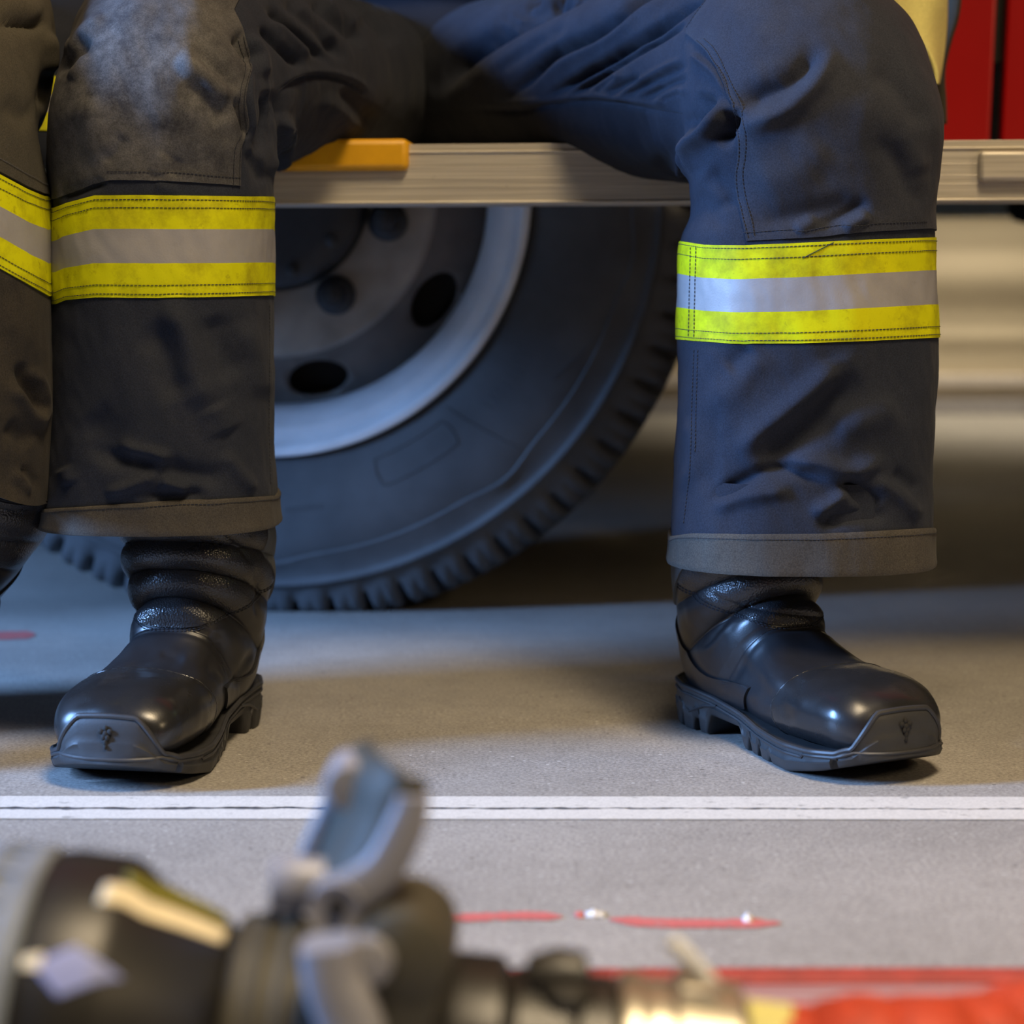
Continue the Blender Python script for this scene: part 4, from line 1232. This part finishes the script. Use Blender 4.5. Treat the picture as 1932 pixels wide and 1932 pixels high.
    def vz(target, ucol):
        o_ = []
        for u, tz in zip(ucol, target):
            j = int(u) % NU_; r = np.arange(int(NV_ * .35), NV_)
            g = LX[r, j, 2] - tz; k = np.where(g < 0)[0]; o_.append(min(r[k[-1]] + .5, NV_ - 3) if len(k) else r[0])
        o_ = np.array(o_, float)
        return np.convolve(np.concatenate([np.full(5, o_[0]), o_, np.full(5, o_[-1])]), np.ones(11) / 11, 'valid')
    tq = np.abs(np.linspace(-1, 1, 90))
    if detail:
        mb = MB(); mb.grid(region(vz(.098 + .055 * tq ** 3, ub), np.full(90, float(top)), .0024, 70, ucols=ub))
        mb.build('back_panel', M['elastic'], boot, smooth=True, sharp=60)
    uh = np.linspace(NU_ * .50, NU_ * 1.0, 110); tq = np.abs(np.linspace(-1, 1, 110))
    vt = vz(.108 - .060 * tq ** 1.5, uh)
    ylow = np.array([np.argmin(np.abs(LX[int(NV_ * .3):int(NV_ * .8), int(u) % NU_, 2] - .030)) + int(NV_ * .3) for u in uh], float)
    vlow = np.minimum(vt - 2, np.maximum(ylow, NV_ * .42))
    vlow = np.convolve(np.concatenate([np.full(5, vlow[0]), vlow, np.full(5, vlow[-1])]), np.ones(11) / 11, 'valid')
    mb = MB(); mb.grid(region(np.minimum(vlow, vt - 1), vt, .0022, 60 if detail else 20, ucols=uh))
    mb.build('heel_counter', M['leather'], boot, smooth=True, sharp=60)

    # sole
    SL = .2975
    ys = [0, .004, .015, .04, .085, .13, .175, .215, .25, .275, .289, .2955, .2975]
    ws = [0, .019, .0325, .0420, .0405, .0440, .0530, .0590, .0570, .0470, .0320, .0170, 0]
    nS = 260 if detail else 90
    def W_(y): return np.interp(y, ys, ws)
    tpar = (1 - np.cos(np.linspace(0, math.pi, nS))) / 2 * .55 + np.linspace(0, 1, nS) * .45
    yy = tpar * SL
    # smooth half width
    fine = np.linspace(0, SL, 1500); wf_ = W_(fine)
    kk = np.ones(35) / 35; wsm = np.convolve(np.pad(wf_, 17, mode='edge'), kk, 'valid'); wsm = np.where((fine < .010) | (fine > .2915), wf_, wsm)
    wsm[0] = wsm[-1] = 0
    hw = np.interp(yy, fine, np.sqrt(np.maximum(wsm, 0) ** 2))
    shf = np.interp(yy, [0, .15, .25, SL], [0, 0, .004, .008]) * ms
    per = [(shf[i] + hw[i], yy[i], 1) for i in range(nS)] + [(shf[i] - hw[i], yy[i], -1) for i in range(nS - 2, 0, -1)]
    per = np.array(per)
    nP = len(per)
    zt = np.interp(per[:, 1], [0, .05, .08, .12, .16, .20, .240, .268, .2800, .2865, .2920, SL], [.039, .0365, .034, .0295, .0235, .0215, .0220, .0245, .0290, .0430, .0560, .0575])
    zb_ = np.interp(per[:, 1], [0, .008, .074, .080, .126, .135, .215, .255, SL], [.004, 0, 0, .017, .016, 0, 0, .008, .021])
    for yc_, wn, dp in ((.016, .0075, .011), (.037, .0085, .011), (.060, .0085, .011), (.146, .007, .011), (.166, .007, .011), (.186, .005, .004), (.268, .007, .011)):
        zb_ = np.maximum(zb_, np.interp(per[:, 1], [yc_ - wn * .62, yc_ - wn * .32, yc_ + wn * .32, yc_ + wn * .62], [0, dp, dp, 0]) + np.where(per[:, 1] > .25, .007, 0) * (np.abs(per[:, 1] - yc_) < wn * .6))
    nx = np.gradient(np.concatenate([per[-2:, 0], per[:, 0], per[:2, 0]]))[2:-2]; ny = np.gradient(np.concatenate([per[-2:, 1], per[:, 1], per[:2, 1]]))[2:-2]
    nn = np.stack([ny, -nx], 1); nn /= np.linalg.norm(nn, axis=1)[:, None] + 1e-9
    if np.sum(nn[:, 0] * per[:, 2]) < 0: nn = -nn
    # plan outline of the leather at several heights, as radius round a point in the forefoot
    CX, CY = .004 * ms, .215
    ZL = np.arange(.022, .0641, .003); AB = np.linspace(-2.2, 2.2, 120); TB = []
    pts_ = LX[:int(NV_ * .5)].reshape(-1, 3)
    ra = np.hypot(pts_[:, 0] - CX, pts_[:, 1] - CY); an_ = np.arctan2(pts_[:, 0] - CX, pts_[:, 1] - CY)
    for zl in ZL:
        mz = np.abs(pts_[:, 2] - zl) < .0025
        row = np.zeros(len(AB)); hw_ = (.04 if detail else .12)
        for i_, ab in enumerate(AB):
            mm = mz & (np.abs(an_ - ab) < hw_)
            row[i_] = ra[mm].max() if mm.any() else np.nan
        ok = ~np.isnan(row)
        row = np.interp(AB, AB[ok], row[ok]) if ok.any() else np.full(len(AB), .03)
        TB.append(np.convolve(np.pad(row, 3, mode='edge'), np.ones(7) / 7, 'valid'))
    def wall(z, extra=0.0):
        q = np.stack([per[:, 0] + nn[:, 0] * extra, per[:, 1] + nn[:, 1] * extra, z], 1)
        # above the welt the toe bumper hugs the leather
        k = np.clip((z - .024) / .006, 0, 1) * np.clip((per[:, 1] - .215) / .03, 0, 1)
        for i in np.where(k > 0)[0]:
            dx, dy = q[i, 0] - CX, q[i, 1] - CY
            r_ = math.hypot(dx, dy); a_ = math.atan2(dx, dy)
            rt = float(np.interp(z[i], ZL, [np.interp(a_, AB, TB[m]) for m in range(len(ZL))])) + .0032 + extra
            rr = r_ * (1 - k[i]) + min(r_, rt) * k[i] if rt < r_ else r_
            q[i, 0] = CX + dx / r_ * rr; q[i, 1] = CY + dy / r_ * rr
        sm = np.stack([np.convolve(np.concatenate([q[-3:, c], q[:, c], q[:3, c]]), np.ones(7) / 7, 'valid') for c in (0, 1)], 1)
        q[k > 0, :2] = sm[k > 0]
        return q
    G = []
    for f, ex in ((0, -.004), (0.03, -.0012), (.12, 0), (.30, .0008), (.42, .0016), (.48, .0004), (.62, .0002), (.80, .0006), (.93, .0002), (1.0, -.0008), (1.0, -.006), (.96, -.022)):
        z = zb_ + (zt - zb_) * f
        G.append([w3(p) for p in wall(z, ex)])
    mb = MB(); mb.grid(np.array(G), wrap=True)
    # underside
    half = nS
    for rowz in (0,):
        ring_ = G[0]
        for i in range(1, nS - 2):
            pa, pb = ring_[i], ring_[i + 1]; pc, pd = ring_[(nP - i) % nP], ring_[(nP - i - 1) % nP]
            mb.add([pa, pb, pd, pc], [(0, 1, 2, 3)])
    sole = mb.build('sole', M['rubber_dark'], boot, smooth=True, sharp=45)
    mb = MB()
    q = wall(zt - .001, .0002); mb.tube([w3(p) for p in q[::2]], .0021, n=8, closed=True)
    q = wall(np.where(per[:, 1] > .235, np.minimum(zt - .004, .0255), zt - .0065), .0006); mb.tube([w3(p) for p in q[::2]], .0013, n=6, closed=True)
    # heel zig-zag rib
    for sgn in (1, -1):
        pl = []
        for y_, z_ in ((.004, .026), (.030, .023), (.050, .016), (.070, .024), (.090, .027)):
            i = np.argmin(np.abs(per[:, 1] - y_) + (per[:, 2] != sgn) * 9)
            p = per[i]; pl.append(w3((p[0] + nn[i, 0] * .0008, p[1] + nn[i, 1] * .0008, z_)))
        mb.tube(pl, .0014, n=6)
    mb.build('welt', M['rubber'], sole, smooth=True)
    if detail:   # small moulded emblem on the toe bumper: lobed top over a tapering stem
        mb = MB()
        def blob(x, z, rx, rz):
            y0 = CY + float(np.interp(z, ZL, [np.interp(0.0, AB, TB[m]) for m in range(len(ZL))])) + .0040
            mb.lathe([(-.0006, .02), (-.0003, .7), (.0004, .9), (.0010, .6), (.0012, .02)], W @ Matrix.Translation((.008 * ms + x, y0, z)) @ Matrix.Rotation(math.radians(-90), 4, 'X') @ Matrix.Diagonal((rx, rz, 1, 1)), 16)
        for x, z, rx, rz in ((0, .0480, .0020, .0026), (-.0036, .0456, .0025, .0024), (.0036, .0456, .0025, .0024), (0, .0440, .0026, .0026), (-.0014, .0412, .0022, .0026), (.0016, .0412, .0022, .0026), (0, .0380, .0022, .0034), (0, .0346, .0016, .0030)):
            blob(x, z, rx, rz)
        mb.build('emblem', M['black_gap'], sole, smooth=True)  # near-black colour stands in for the shadow in the moulded mark
    return boot, L

RSEAM = [([(1329, 1108), (1366, 1132), (1419, 1147), (1484, 1158), (1575, 1166)], 4, -1.2),
         ([(1388, 1150), (1360, 1185), (1326, 1225)], 3.5, -1.0), ([(1394, 1158), (1366, 1192), (1334, 1232)], 4, .8),
         ([(1380, 1240), (1430, 1290), (1460, 1340)], 16, -2.0), ([(1480, 1180), (1460, 1240), (1490, 1310)], 24, 1.5), ([(1520, 1280), (1490, 1320), (1480, 1370)], 12, -1.4)]
LSEAM = [([(393, 993), (440, 1025), (479, 1069)], 4, -1.2), ([(482, 1060), (483, 1128), (486, 1172)], 4, -1.4), ([(400, 1190), (420, 1230), (400, 1290)], 16, -2.5), ([(479, 1223), (455, 1262), (434, 1301)], 4, -1.2),
         ([(330, 1240), (370, 1260), (390, 1300)], 14, 1.2), ([(300, 1230), (350, 1250)], 6, -.8)]
bR, LR = make_boot(p1, (.164, 1.752), 28, -1, seams=RSEAM)
bL, LL = make_boot(p1, (-.248, 1.752), -11.5, +1, seams=LSEAM)
b3, L3 = make_boot(p2, (-.475, 1.755), -35, +1, roll=40, lift=.088, detail=False)
b4, L4 = make_boot(p2, (-.83, 1.72), -8, -1, detail=False)
# ------------------------------------------------------------------ branch pipe on the floor in front
M['noz_black'] = simple('nozzle_black', (.013, .012, .011), .42, noise_amt=.2, scale=40)
M['noz_grey'] = simple('nozzle_grey', (.055, .050, .036), .62, .1, noise_amt=.15, scale=40)
M['noz_blue'] = simple('nozzle_light_grey', (.26, .26, .29), .42, .1, noise_amt=.1, scale=40)
M['bumper'] = simple('bumper_rubber_grey', (.17, .20, .25), .6)
M['brass'] = simple('brass_chrome', (.50, .46, .38), .34, .8)
M['olive'] = simple('olive_label', (.16, .15, .015), .6)
M['cream'] = simple('cream_label', (.75, .66, .45), .5)
M['label_blue'] = simple('pale_blue_label', (.24, .28, .55), .5)
M['ring_yellow'] = simple('pale_yellow_ring', (.62, .58, .22), .5)
M['hose_red'] = simple('hose_red', (.44, .045, .014), .6, noise_amt=.2, scale=120, bump=.3, bscale=500)

ND, NS = .80, 4700.0
def NP(px, py, dy=0.0): 
    return Vector(((px - 966) / NS, ND + dy, H - (py - HZ) / NS))
A0 = NP(20, 1923); A1 = NP(1280, 2049)
ax = (A1 - A0).normalized()
MN = Matrix.Translation(A0) @ ax.to_track_quat('Z', 'Y').to_matrix().to_4x4()
def s_(px): return (px - 20) / NS * 1.005
def nl(pr): return [(s_(x), r / NS) for x, r in pr]
nozzle = empty('fire_nozzle', (A0.x + .15, ND, 0))
tag(nozzle, 'dark fire hose nozzle with grey handle lying blurred on the floor in the foreground', 'nozzle')
mb = MB(); mb.lathe(nl([(70, 230), (74, 314), (110, 320), (205, 316), (232, 306), (268, 276), (420, 208), (432, 190)]), MN, 72)
head = mb.build('head', M['noz_black'], nozzle, smooth=True, sharp=35)
mb = MB(); mb.lathe(nl([(-58, 200), (-58, 296), (-46, 316), (-24, 322), (-18, 314), (22, 314), (28, 323), (58, 322), (70, 312), (74, 240)]), MN, 96)
for k in range(24):
    a = 2 * math.pi * k / 24
    Mk = MN @ Matrix.Rotation(a, 4, 'Z')
    mb.box((-.0035, .064, s_(-20)), (.0035, .0682, s_(26)), M=Mk)
mb.build('bumper', M['bumper'], nozzle, smooth=True, sharp=35)
# labels: curved plates on the cone
def cone_r(px): return np.interp(px, [74, 110, 205, 232, 268, 420], [314, 320, 316, 306, 276, 208]) / NS
def plate(name, corner_fn, m, n=20, lift=.0006):
    G = []
    for i in range(n):
        r = []
        for j in range(n):
            px, ang = corner_fn(i / (n - 1), j / (n - 1))
            rr = cone_r(px) + lift
            r.append(MN @ Vector((rr * math.sin(ang), rr * math.cos(ang), s_(px))))
        G.append(r)
    mb = MB(); mb.grid(np.array([[tuple(p) for p in r] for r in G]))
    o = mb.build(name, m, head, smooth=True)
    sd_ = o.modifiers.new('sol', 'SOLIDIFY'); sd_.thickness = .0012; sd_.offset = 1
    return o
# find which angle faces camera / up
def angle_for(px, py):
    best = None
    for k in range(720):
        a = 2 * math.pi * k / 720; rr = cone_r(px)
        p = MN @ Vector((rr * math.sin(a), rr * math.cos(a), s_(px)))
        nrm = (p - (MN @ Vector((0, 0, s_(px))))).normalized()
        if nrm.dot(Vector(EYE) - p) < 0: continue
        X, Y = proj(np.array(p))
        e = abs(Y - py)
        if best is None or e < best[0]: best = (e, a)
    return best[1]
def unwrap(a, ref):
    while a - ref > math.pi: a -= 2 * math.pi
    while a - ref < -math.pi: a += 2 * math.pi
    return a
def quad_label(name, q, m):
    an = [angle_for(*p) for p in q]; an = [unwrap(a, an[0]) for a in an]
    def fn(u, v):
        px = (q[0][0] * (1 - u) + q[1][0] * u) * (1 - v) + (q[3][0] * (1 - u) + q[2][0] * u) * v
        a = (an[0] * (1 - u) + an[1] * u) * (1 - v) + (an[3] * (1 - u) + an[2] * u) * v
        return px, a
    return plate(name, fn, m)
quad_label('label', [(188, 1668), (412, 1758), (410, 1782), (186, 1706)], M['cream'])
quad_label('label', [(215, 1652), (396, 1728), (408, 1752), (230, 1672)], M['olive'])
quad_label('label', [(168, 1786), (262, 1848), (158, 1882), (100, 1822)], M['label_blue'])
quad_label('label', [(78, 1806), (118, 1800), (116, 1830), (84, 1830)], M['cream'])
mb = MB(); mb.lathe(nl([(428, 150), (432, 226), (445, 236), (560, 240), (618, 236), (624, 170)]), MN, 64)
for x in (470, 520, 570): mb.lathe(nl([(x, 238), (x + 6, 245), (x + 18, 245), (x + 24, 238)]), MN, 64)
mb.build('neck', M['noz_grey'], nozzle, smooth=True, sharp=35)
mb = MB(); mb.lathe(nl([(820, 150), (828, 196), (850, 205), (930, 204), (948, 180), (955, 178), (962, 186), (1060, 186), (1070, 170), (1080, 186), (1140, 186), (1150, 160)]), MN, 64)
for k in range(5):
    a = 2 * math.pi * k / 5 + .35
    mb.lathe([(0, .011), (.006, .0105), (.0085, .007)], MN @ Matrix.Rotation(a, 4, 'Z') @ Matrix.Translation((0, .0375, s_(1050))) @ Matrix.Rotation(math.radians(-90), 4, 'X'), 24)
mb.build('swivel', M['noz_black'], nozzle, smooth=True, sharp=35)
# lug seen on top
mb = MB(); mb.lathe([(-.013, .004), (-.012, .009), (.0, .0125), (.011, .0105), (.013, .004)], Matrix.Translation(NP(1052, 1838, -.006)) @ Matrix.Rotation(math.radians(90), 4, 'Y'), 28)
mb.build('lug', M['noz_black'], nozzle, smooth=True)
mb = MB(); mb.lathe(nl([(1145, 150), (1150, 192), (1168, 198), (1190, 198), (1200, 188), (1250, 190), (1256, 198), (1375, 196), (1390, 180), (1392, 150)]), MN, 72)
for k in range(3):
    a = 2 * math.pi * k / 3 + .1
    mb.box((-.010, .036, s_(1255)), (.010, .0455, s_(1330)), M=MN @ Matrix.Rotation(a, 4, 'Z'))
mb.build('coupling', M['brass'], nozzle, smooth=True, sharp=35, bevel=.0015)
mb = MB(); mb.lathe(nl([(1388, 140), (1394, 168), (1488, 166), (1494, 150)]), MN, 64)
mb.build('collar', M['ring_yellow'], nozzle, smooth=True, sharp=35)

# valve body with trunnion boss
mb = MB()
Mv = Matrix.Translation(NP(728, 1815, -.045)) @ Matrix.Rotation(math.radians(-90), 4, 'X')
mb.lathe([(0, .012), (.002, .022), (.012, .0265), (.05, .0275), (.078, .0265), (.088, .020), (.09, .01)], Mv, 48)
mb.lathe(nl([(612, 170), (622, 228), (700, 235), (790, 228), (832, 190), (840, 150)]), MN, 48)
vb_ = mb.build('valve_body', M['noz_grey'], nozzle, smooth=True, sharp=35)
mb = MB(); mb.lathe([(0, .005), (.001, .0085), (.006, .0095), (.012, .0095)], Matrix.Translation(NP(712, 1742, -.052)) @ Matrix.Rotation(math.radians(-90), 4, 'X'), 24)
mb.build('bolt', M['noz_blue'], vb_, smooth=True)
mb = MB(); mb.lathe([(0, .012), (.003, .018), (.02, .0205), (.05, .0205)], Matrix.Translation(NP(770, 1752, -.046)) @ Matrix.Rotation(math.radians(-90), 4, 'X'), 32)
mb.build('knob', M['noz_grey'], vb_, smooth=True)

# swing handle: two arms joined by a broad curved grip
def arm(pts, w, th, dy0, name_mb, mi=0):
    c = smooth_poly(pts, 12)
    P3 = [NP(x, y, dy0) for x, y in c]
    n = len(P3)
    wid = np.interp(np.linspace(0, 1, n), np.linspace(0, 1, len(w)), w) / NS / 2
    rows = []
    for i, p in enumerate(P3):
        t = (P3[min(i + 1, n - 1)] - P3[max(i - 1, 0)]).normalized()
        nn = Vector((-t.z, 0, t.x)); rr = []
        for k in range(16):
            a = 2 * math.pi * k / 16
            ca = math.copysign(abs(math.cos(a)) ** .6, math.cos(a)); sa = math.copysign(abs(math.sin(a)) ** .6, math.sin(a))
            rr.append(tuple(p + nn * (wid[i] * ca) + Vector((0, 1, 0)) * (th * sa)))
        rows.append(rr)
    name_mb.grid(np.array(rows), wrap=True, mi=mi); name_mb.cap(rows[0], mi=mi); name_mb.cap(rows[-1], mi=mi)
hd = MB()
arm([(628, 1668), (680, 1645), (728, 1606), (760, 1552), (782, 1496), (786, 1470)], [96, 88, 80, 76, 72, 60], .005, -.028, hd)
hd.lathe([(-.007, .0092), (-.008, .0105), (.008, .0105), (.008, .0092)], Matrix.Translation(NP(646, 1668, -.028)) @ Matrix.Rotation(math.radians(-90), 4, 'X'), 32)
handle = hd.build('swing_handle', M['noz_blue'], nozzle, smooth=True, sharp=40)
mb = MB(); mb.lathe([(-.0088, .001), (-.0085, .0040), (.002, .0040)], Matrix.Translation(NP(650, 1664, -.028)) @ Matrix.Rotation(math.radians(-90), 4, 'X'), 20)
mb.build('pivot_pin', M['noz_black'], handle, smooth=True)
mb = MB()
arm([(575, 1672), (592, 1618), (620, 1560), (640, 1500), (646, 1462)], [70, 60, 60, 64, 60], .005, .026, mb)
# grip plate between the arms
ga = smooth_poly([(600, 1640), (622, 1580), (642, 1520), (650, 1470), (668, 1442), (700, 1434)], 6)
gb = smooth_poly([(690, 1632), (735, 1590), (770, 1540), (790, 1490), (800, 1470), (790, 1448)], 6)
k = 40
ta = np.linspace(0, 1, k)
ga = np.stack([np.interp(ta, np.linspace(0, 1, len(ga)), ga[:, i]) for i in (0, 1)], 1); gb = np.stack([np.interp(ta, np.linspace(0, 1, len(gb)), gb[:, i]) for i in (0, 1)], 1)
G = []
for i in range(k):
    r = []
    for j in range(16):
        t = j / 15
        q = ga[i] * (1 - t) + gb[i] * t
        r.append(tuple(NP(q[0], q[1] - 14 * math.sin(math.pi * t) * ta[i], .026 - .046 * t - .020 * math.sin(math.pi * t) ** .7)))
    G.append(r)
gm = MB(); gm.grid(np.array(G)); 
gp = gm.build('grip', M['noz_grey'], handle, smooth=True, sharp=None)
sd_ = gp.modifiers.new('sol', 'SOLIDIFY'); sd_.thickness = .006; sd_.offset = 0
mb.build('rear_arm', M['noz_blue'], handle, smooth=True, sharp=40)
mb = MB(); mb.lathe([(-.016, .003), (-.0155, .0085), (-.012, .0105), (.012, .0105), (.016, .006)], Matrix.Translation(NP(657, 1486, .014)) @ Matrix.Rotation(math.radians(-90), 4, 'X'), 28)
mb.build('grip_end', M['noz_blue'], handle, smooth=True)
mb = MB(); mb.lathe([(-.008, .004), (-.0075, .009), (0, .0108), (.0075, .0095), (.02, .009)], Matrix.Translation(NP(548, 1668, 0)) @ Matrix.Rotation(math.radians(90), 4, 'Y') @ Matrix.Diagonal((1.1, 1, 1, 1)), 28)
mb.build('handle_stop', M['noz_blue'], handle, smooth=True)
# pistol grip running down
mb = MB()
arm([(640, 1700), (648, 1760), (676, 1830), (690, 1885), (660, 1940), (620, 2010), (600, 2080)], [100, 100, 110, 110, 120, 120, 100], .012, -.052, mb)
mb.build('pistol_grip', M['noz_blue'], nozzle, smooth=True, sharp=40)

# clear plastic tie poking up from the coupling
mb = MB()
tie = smooth_poly([(1262, 1770), (1290, 1795), (1318, 1826), (1345, 1858)], 6)
G = []
for i, (x, y) in enumerate(tie):
    wv = 15
    G.append([tuple(NP(x - wv * .8, y + wv * .5, -.002)), tuple(NP(x, y, -.004)), tuple(NP(x + wv * .8, y - wv * .5, -.002))])
mb.grid(np.array(G))
tb = mb.build('plastic_tie', M['clear_plastic'], nozzle, smooth=True, sharp=None)
sd_ = tb.modifiers.new('sol', 'SOLIDIFY'); sd_.thickness = .0008

# ------------------------------------------------------------------ hoses
mb = MB()
hr = .0365
pts = []
for x, dy in ((1506, 0), (1560, .0), (1640, -.004), (1720, -.004), (1800, .002), (1900, .012), (2300, .05), (3500, .10), (6000, -.05), (9000, -.3)):
    pts.append((x, dy))
c = smooth_poly([(x, dy * 1000) for x, dy in pts], 14)
P3 = []; rs = []
for x, dyk in c:
    yb_ = H - (hr + .0004)
    P3.append(Vector(((x - 966) / NS, ND + dyk / 1000, hr + .0006)))
    rs.append(hr * (1 + (.035 * math.sin(x * .055) if x < 2400 else 0)) * (.90 if x < 1515 else 1.0) * (1.04 if 1600 < x < 1760 else 1))
for i, p in enumerate(P3): p.z = rs[i] + .0006
mb.tube(P3, hr, n=40, rs=rs)
hb = mb.build('fire_hose', M['hose_red'], None, smooth=True, sharp=None)
tag(hb, 'filled orange-red fire hose attached to the nozzle at the bottom right', 'hose')
def weave():
    m, nt, b = mat('flat_hose_weave')
    tc = N(nt, 'ShaderNodeTexCoord'); sp = N(nt, 'ShaderNodeSeparateXYZ'); nt.links.new(tc.outputs['Object'], sp.inputs[0])
    mp = N(nt, 'ShaderNodeMapping', inp={'Scale': (4, 260, 40)}); nt.links.new(tc.outputs['Object'], mp.inputs[0])
    n1 = N(nt, 'ShaderNodeTexNoise', inp={'Scale': 1.0, 'Detail': 5.0}); nt.links.new(mp.outputs[0], n1.inputs['Vector'])
    cr = N(nt, 'ShaderNodeValToRGB')
    cr.color_ramp.elements[0].position = .35; cr.color_ramp.elements[0].color = (.25, .085, .065, 1)
    cr.color_ramp.elements[1].position = .65; cr.color_ramp.elements[1].color = (.40, .27, .245, 1)
    nt.links.new(n1.outputs['Fac'], cr.inputs[0]); nt.links.new(cr.outputs[0], b.inputs['Base Color'])
    b.inputs['Roughness'].default_value = .75
    return m
M['weave'] = weave()
M['hose_edge'] = simple('hose_edge_red', (.30, .028, .016), .65, noise_amt=.25, scale=60)
mb = MB()
xs = np.linspace(-.02, 2.2, 300)
G = []
for x in xs:
    yc = .974 + .003 * math.sin(x * 7 + .4); hw = .040
    r = []
    for k in range(28):
        a = 2 * math.pi * k / 28
        cy = math.copysign(abs(math.cos(a)) ** .75, math.cos(a))
        r.append((x, yc + hw * cy, .0075 + .0068 * math.sin(a) + .004 * max(0, cy) ** 8 * (1 if math.sin(a) > -.2 else 0)))
    G.append(r)
G = np.array(G)
mb = MB(); mb.grid(G, wrap=True); mb.cap(G[0]); mb.cap(G[-1])
fl = mb.build('fire_hose', M['weave'], None, smooth=True, sharp=None)
tag(fl, 'flat woven red hose lying on the floor behind the nozzle coupling at the right', 'hose')
mb = MB()
mb.tube([(x, 0.974 + .003 * math.sin(x * 7 + .4) + .040, .0095) for x in xs], .0088, n=16)
mb.build('edge', M['hose_edge'], fl, smooth=True, sharp=None)
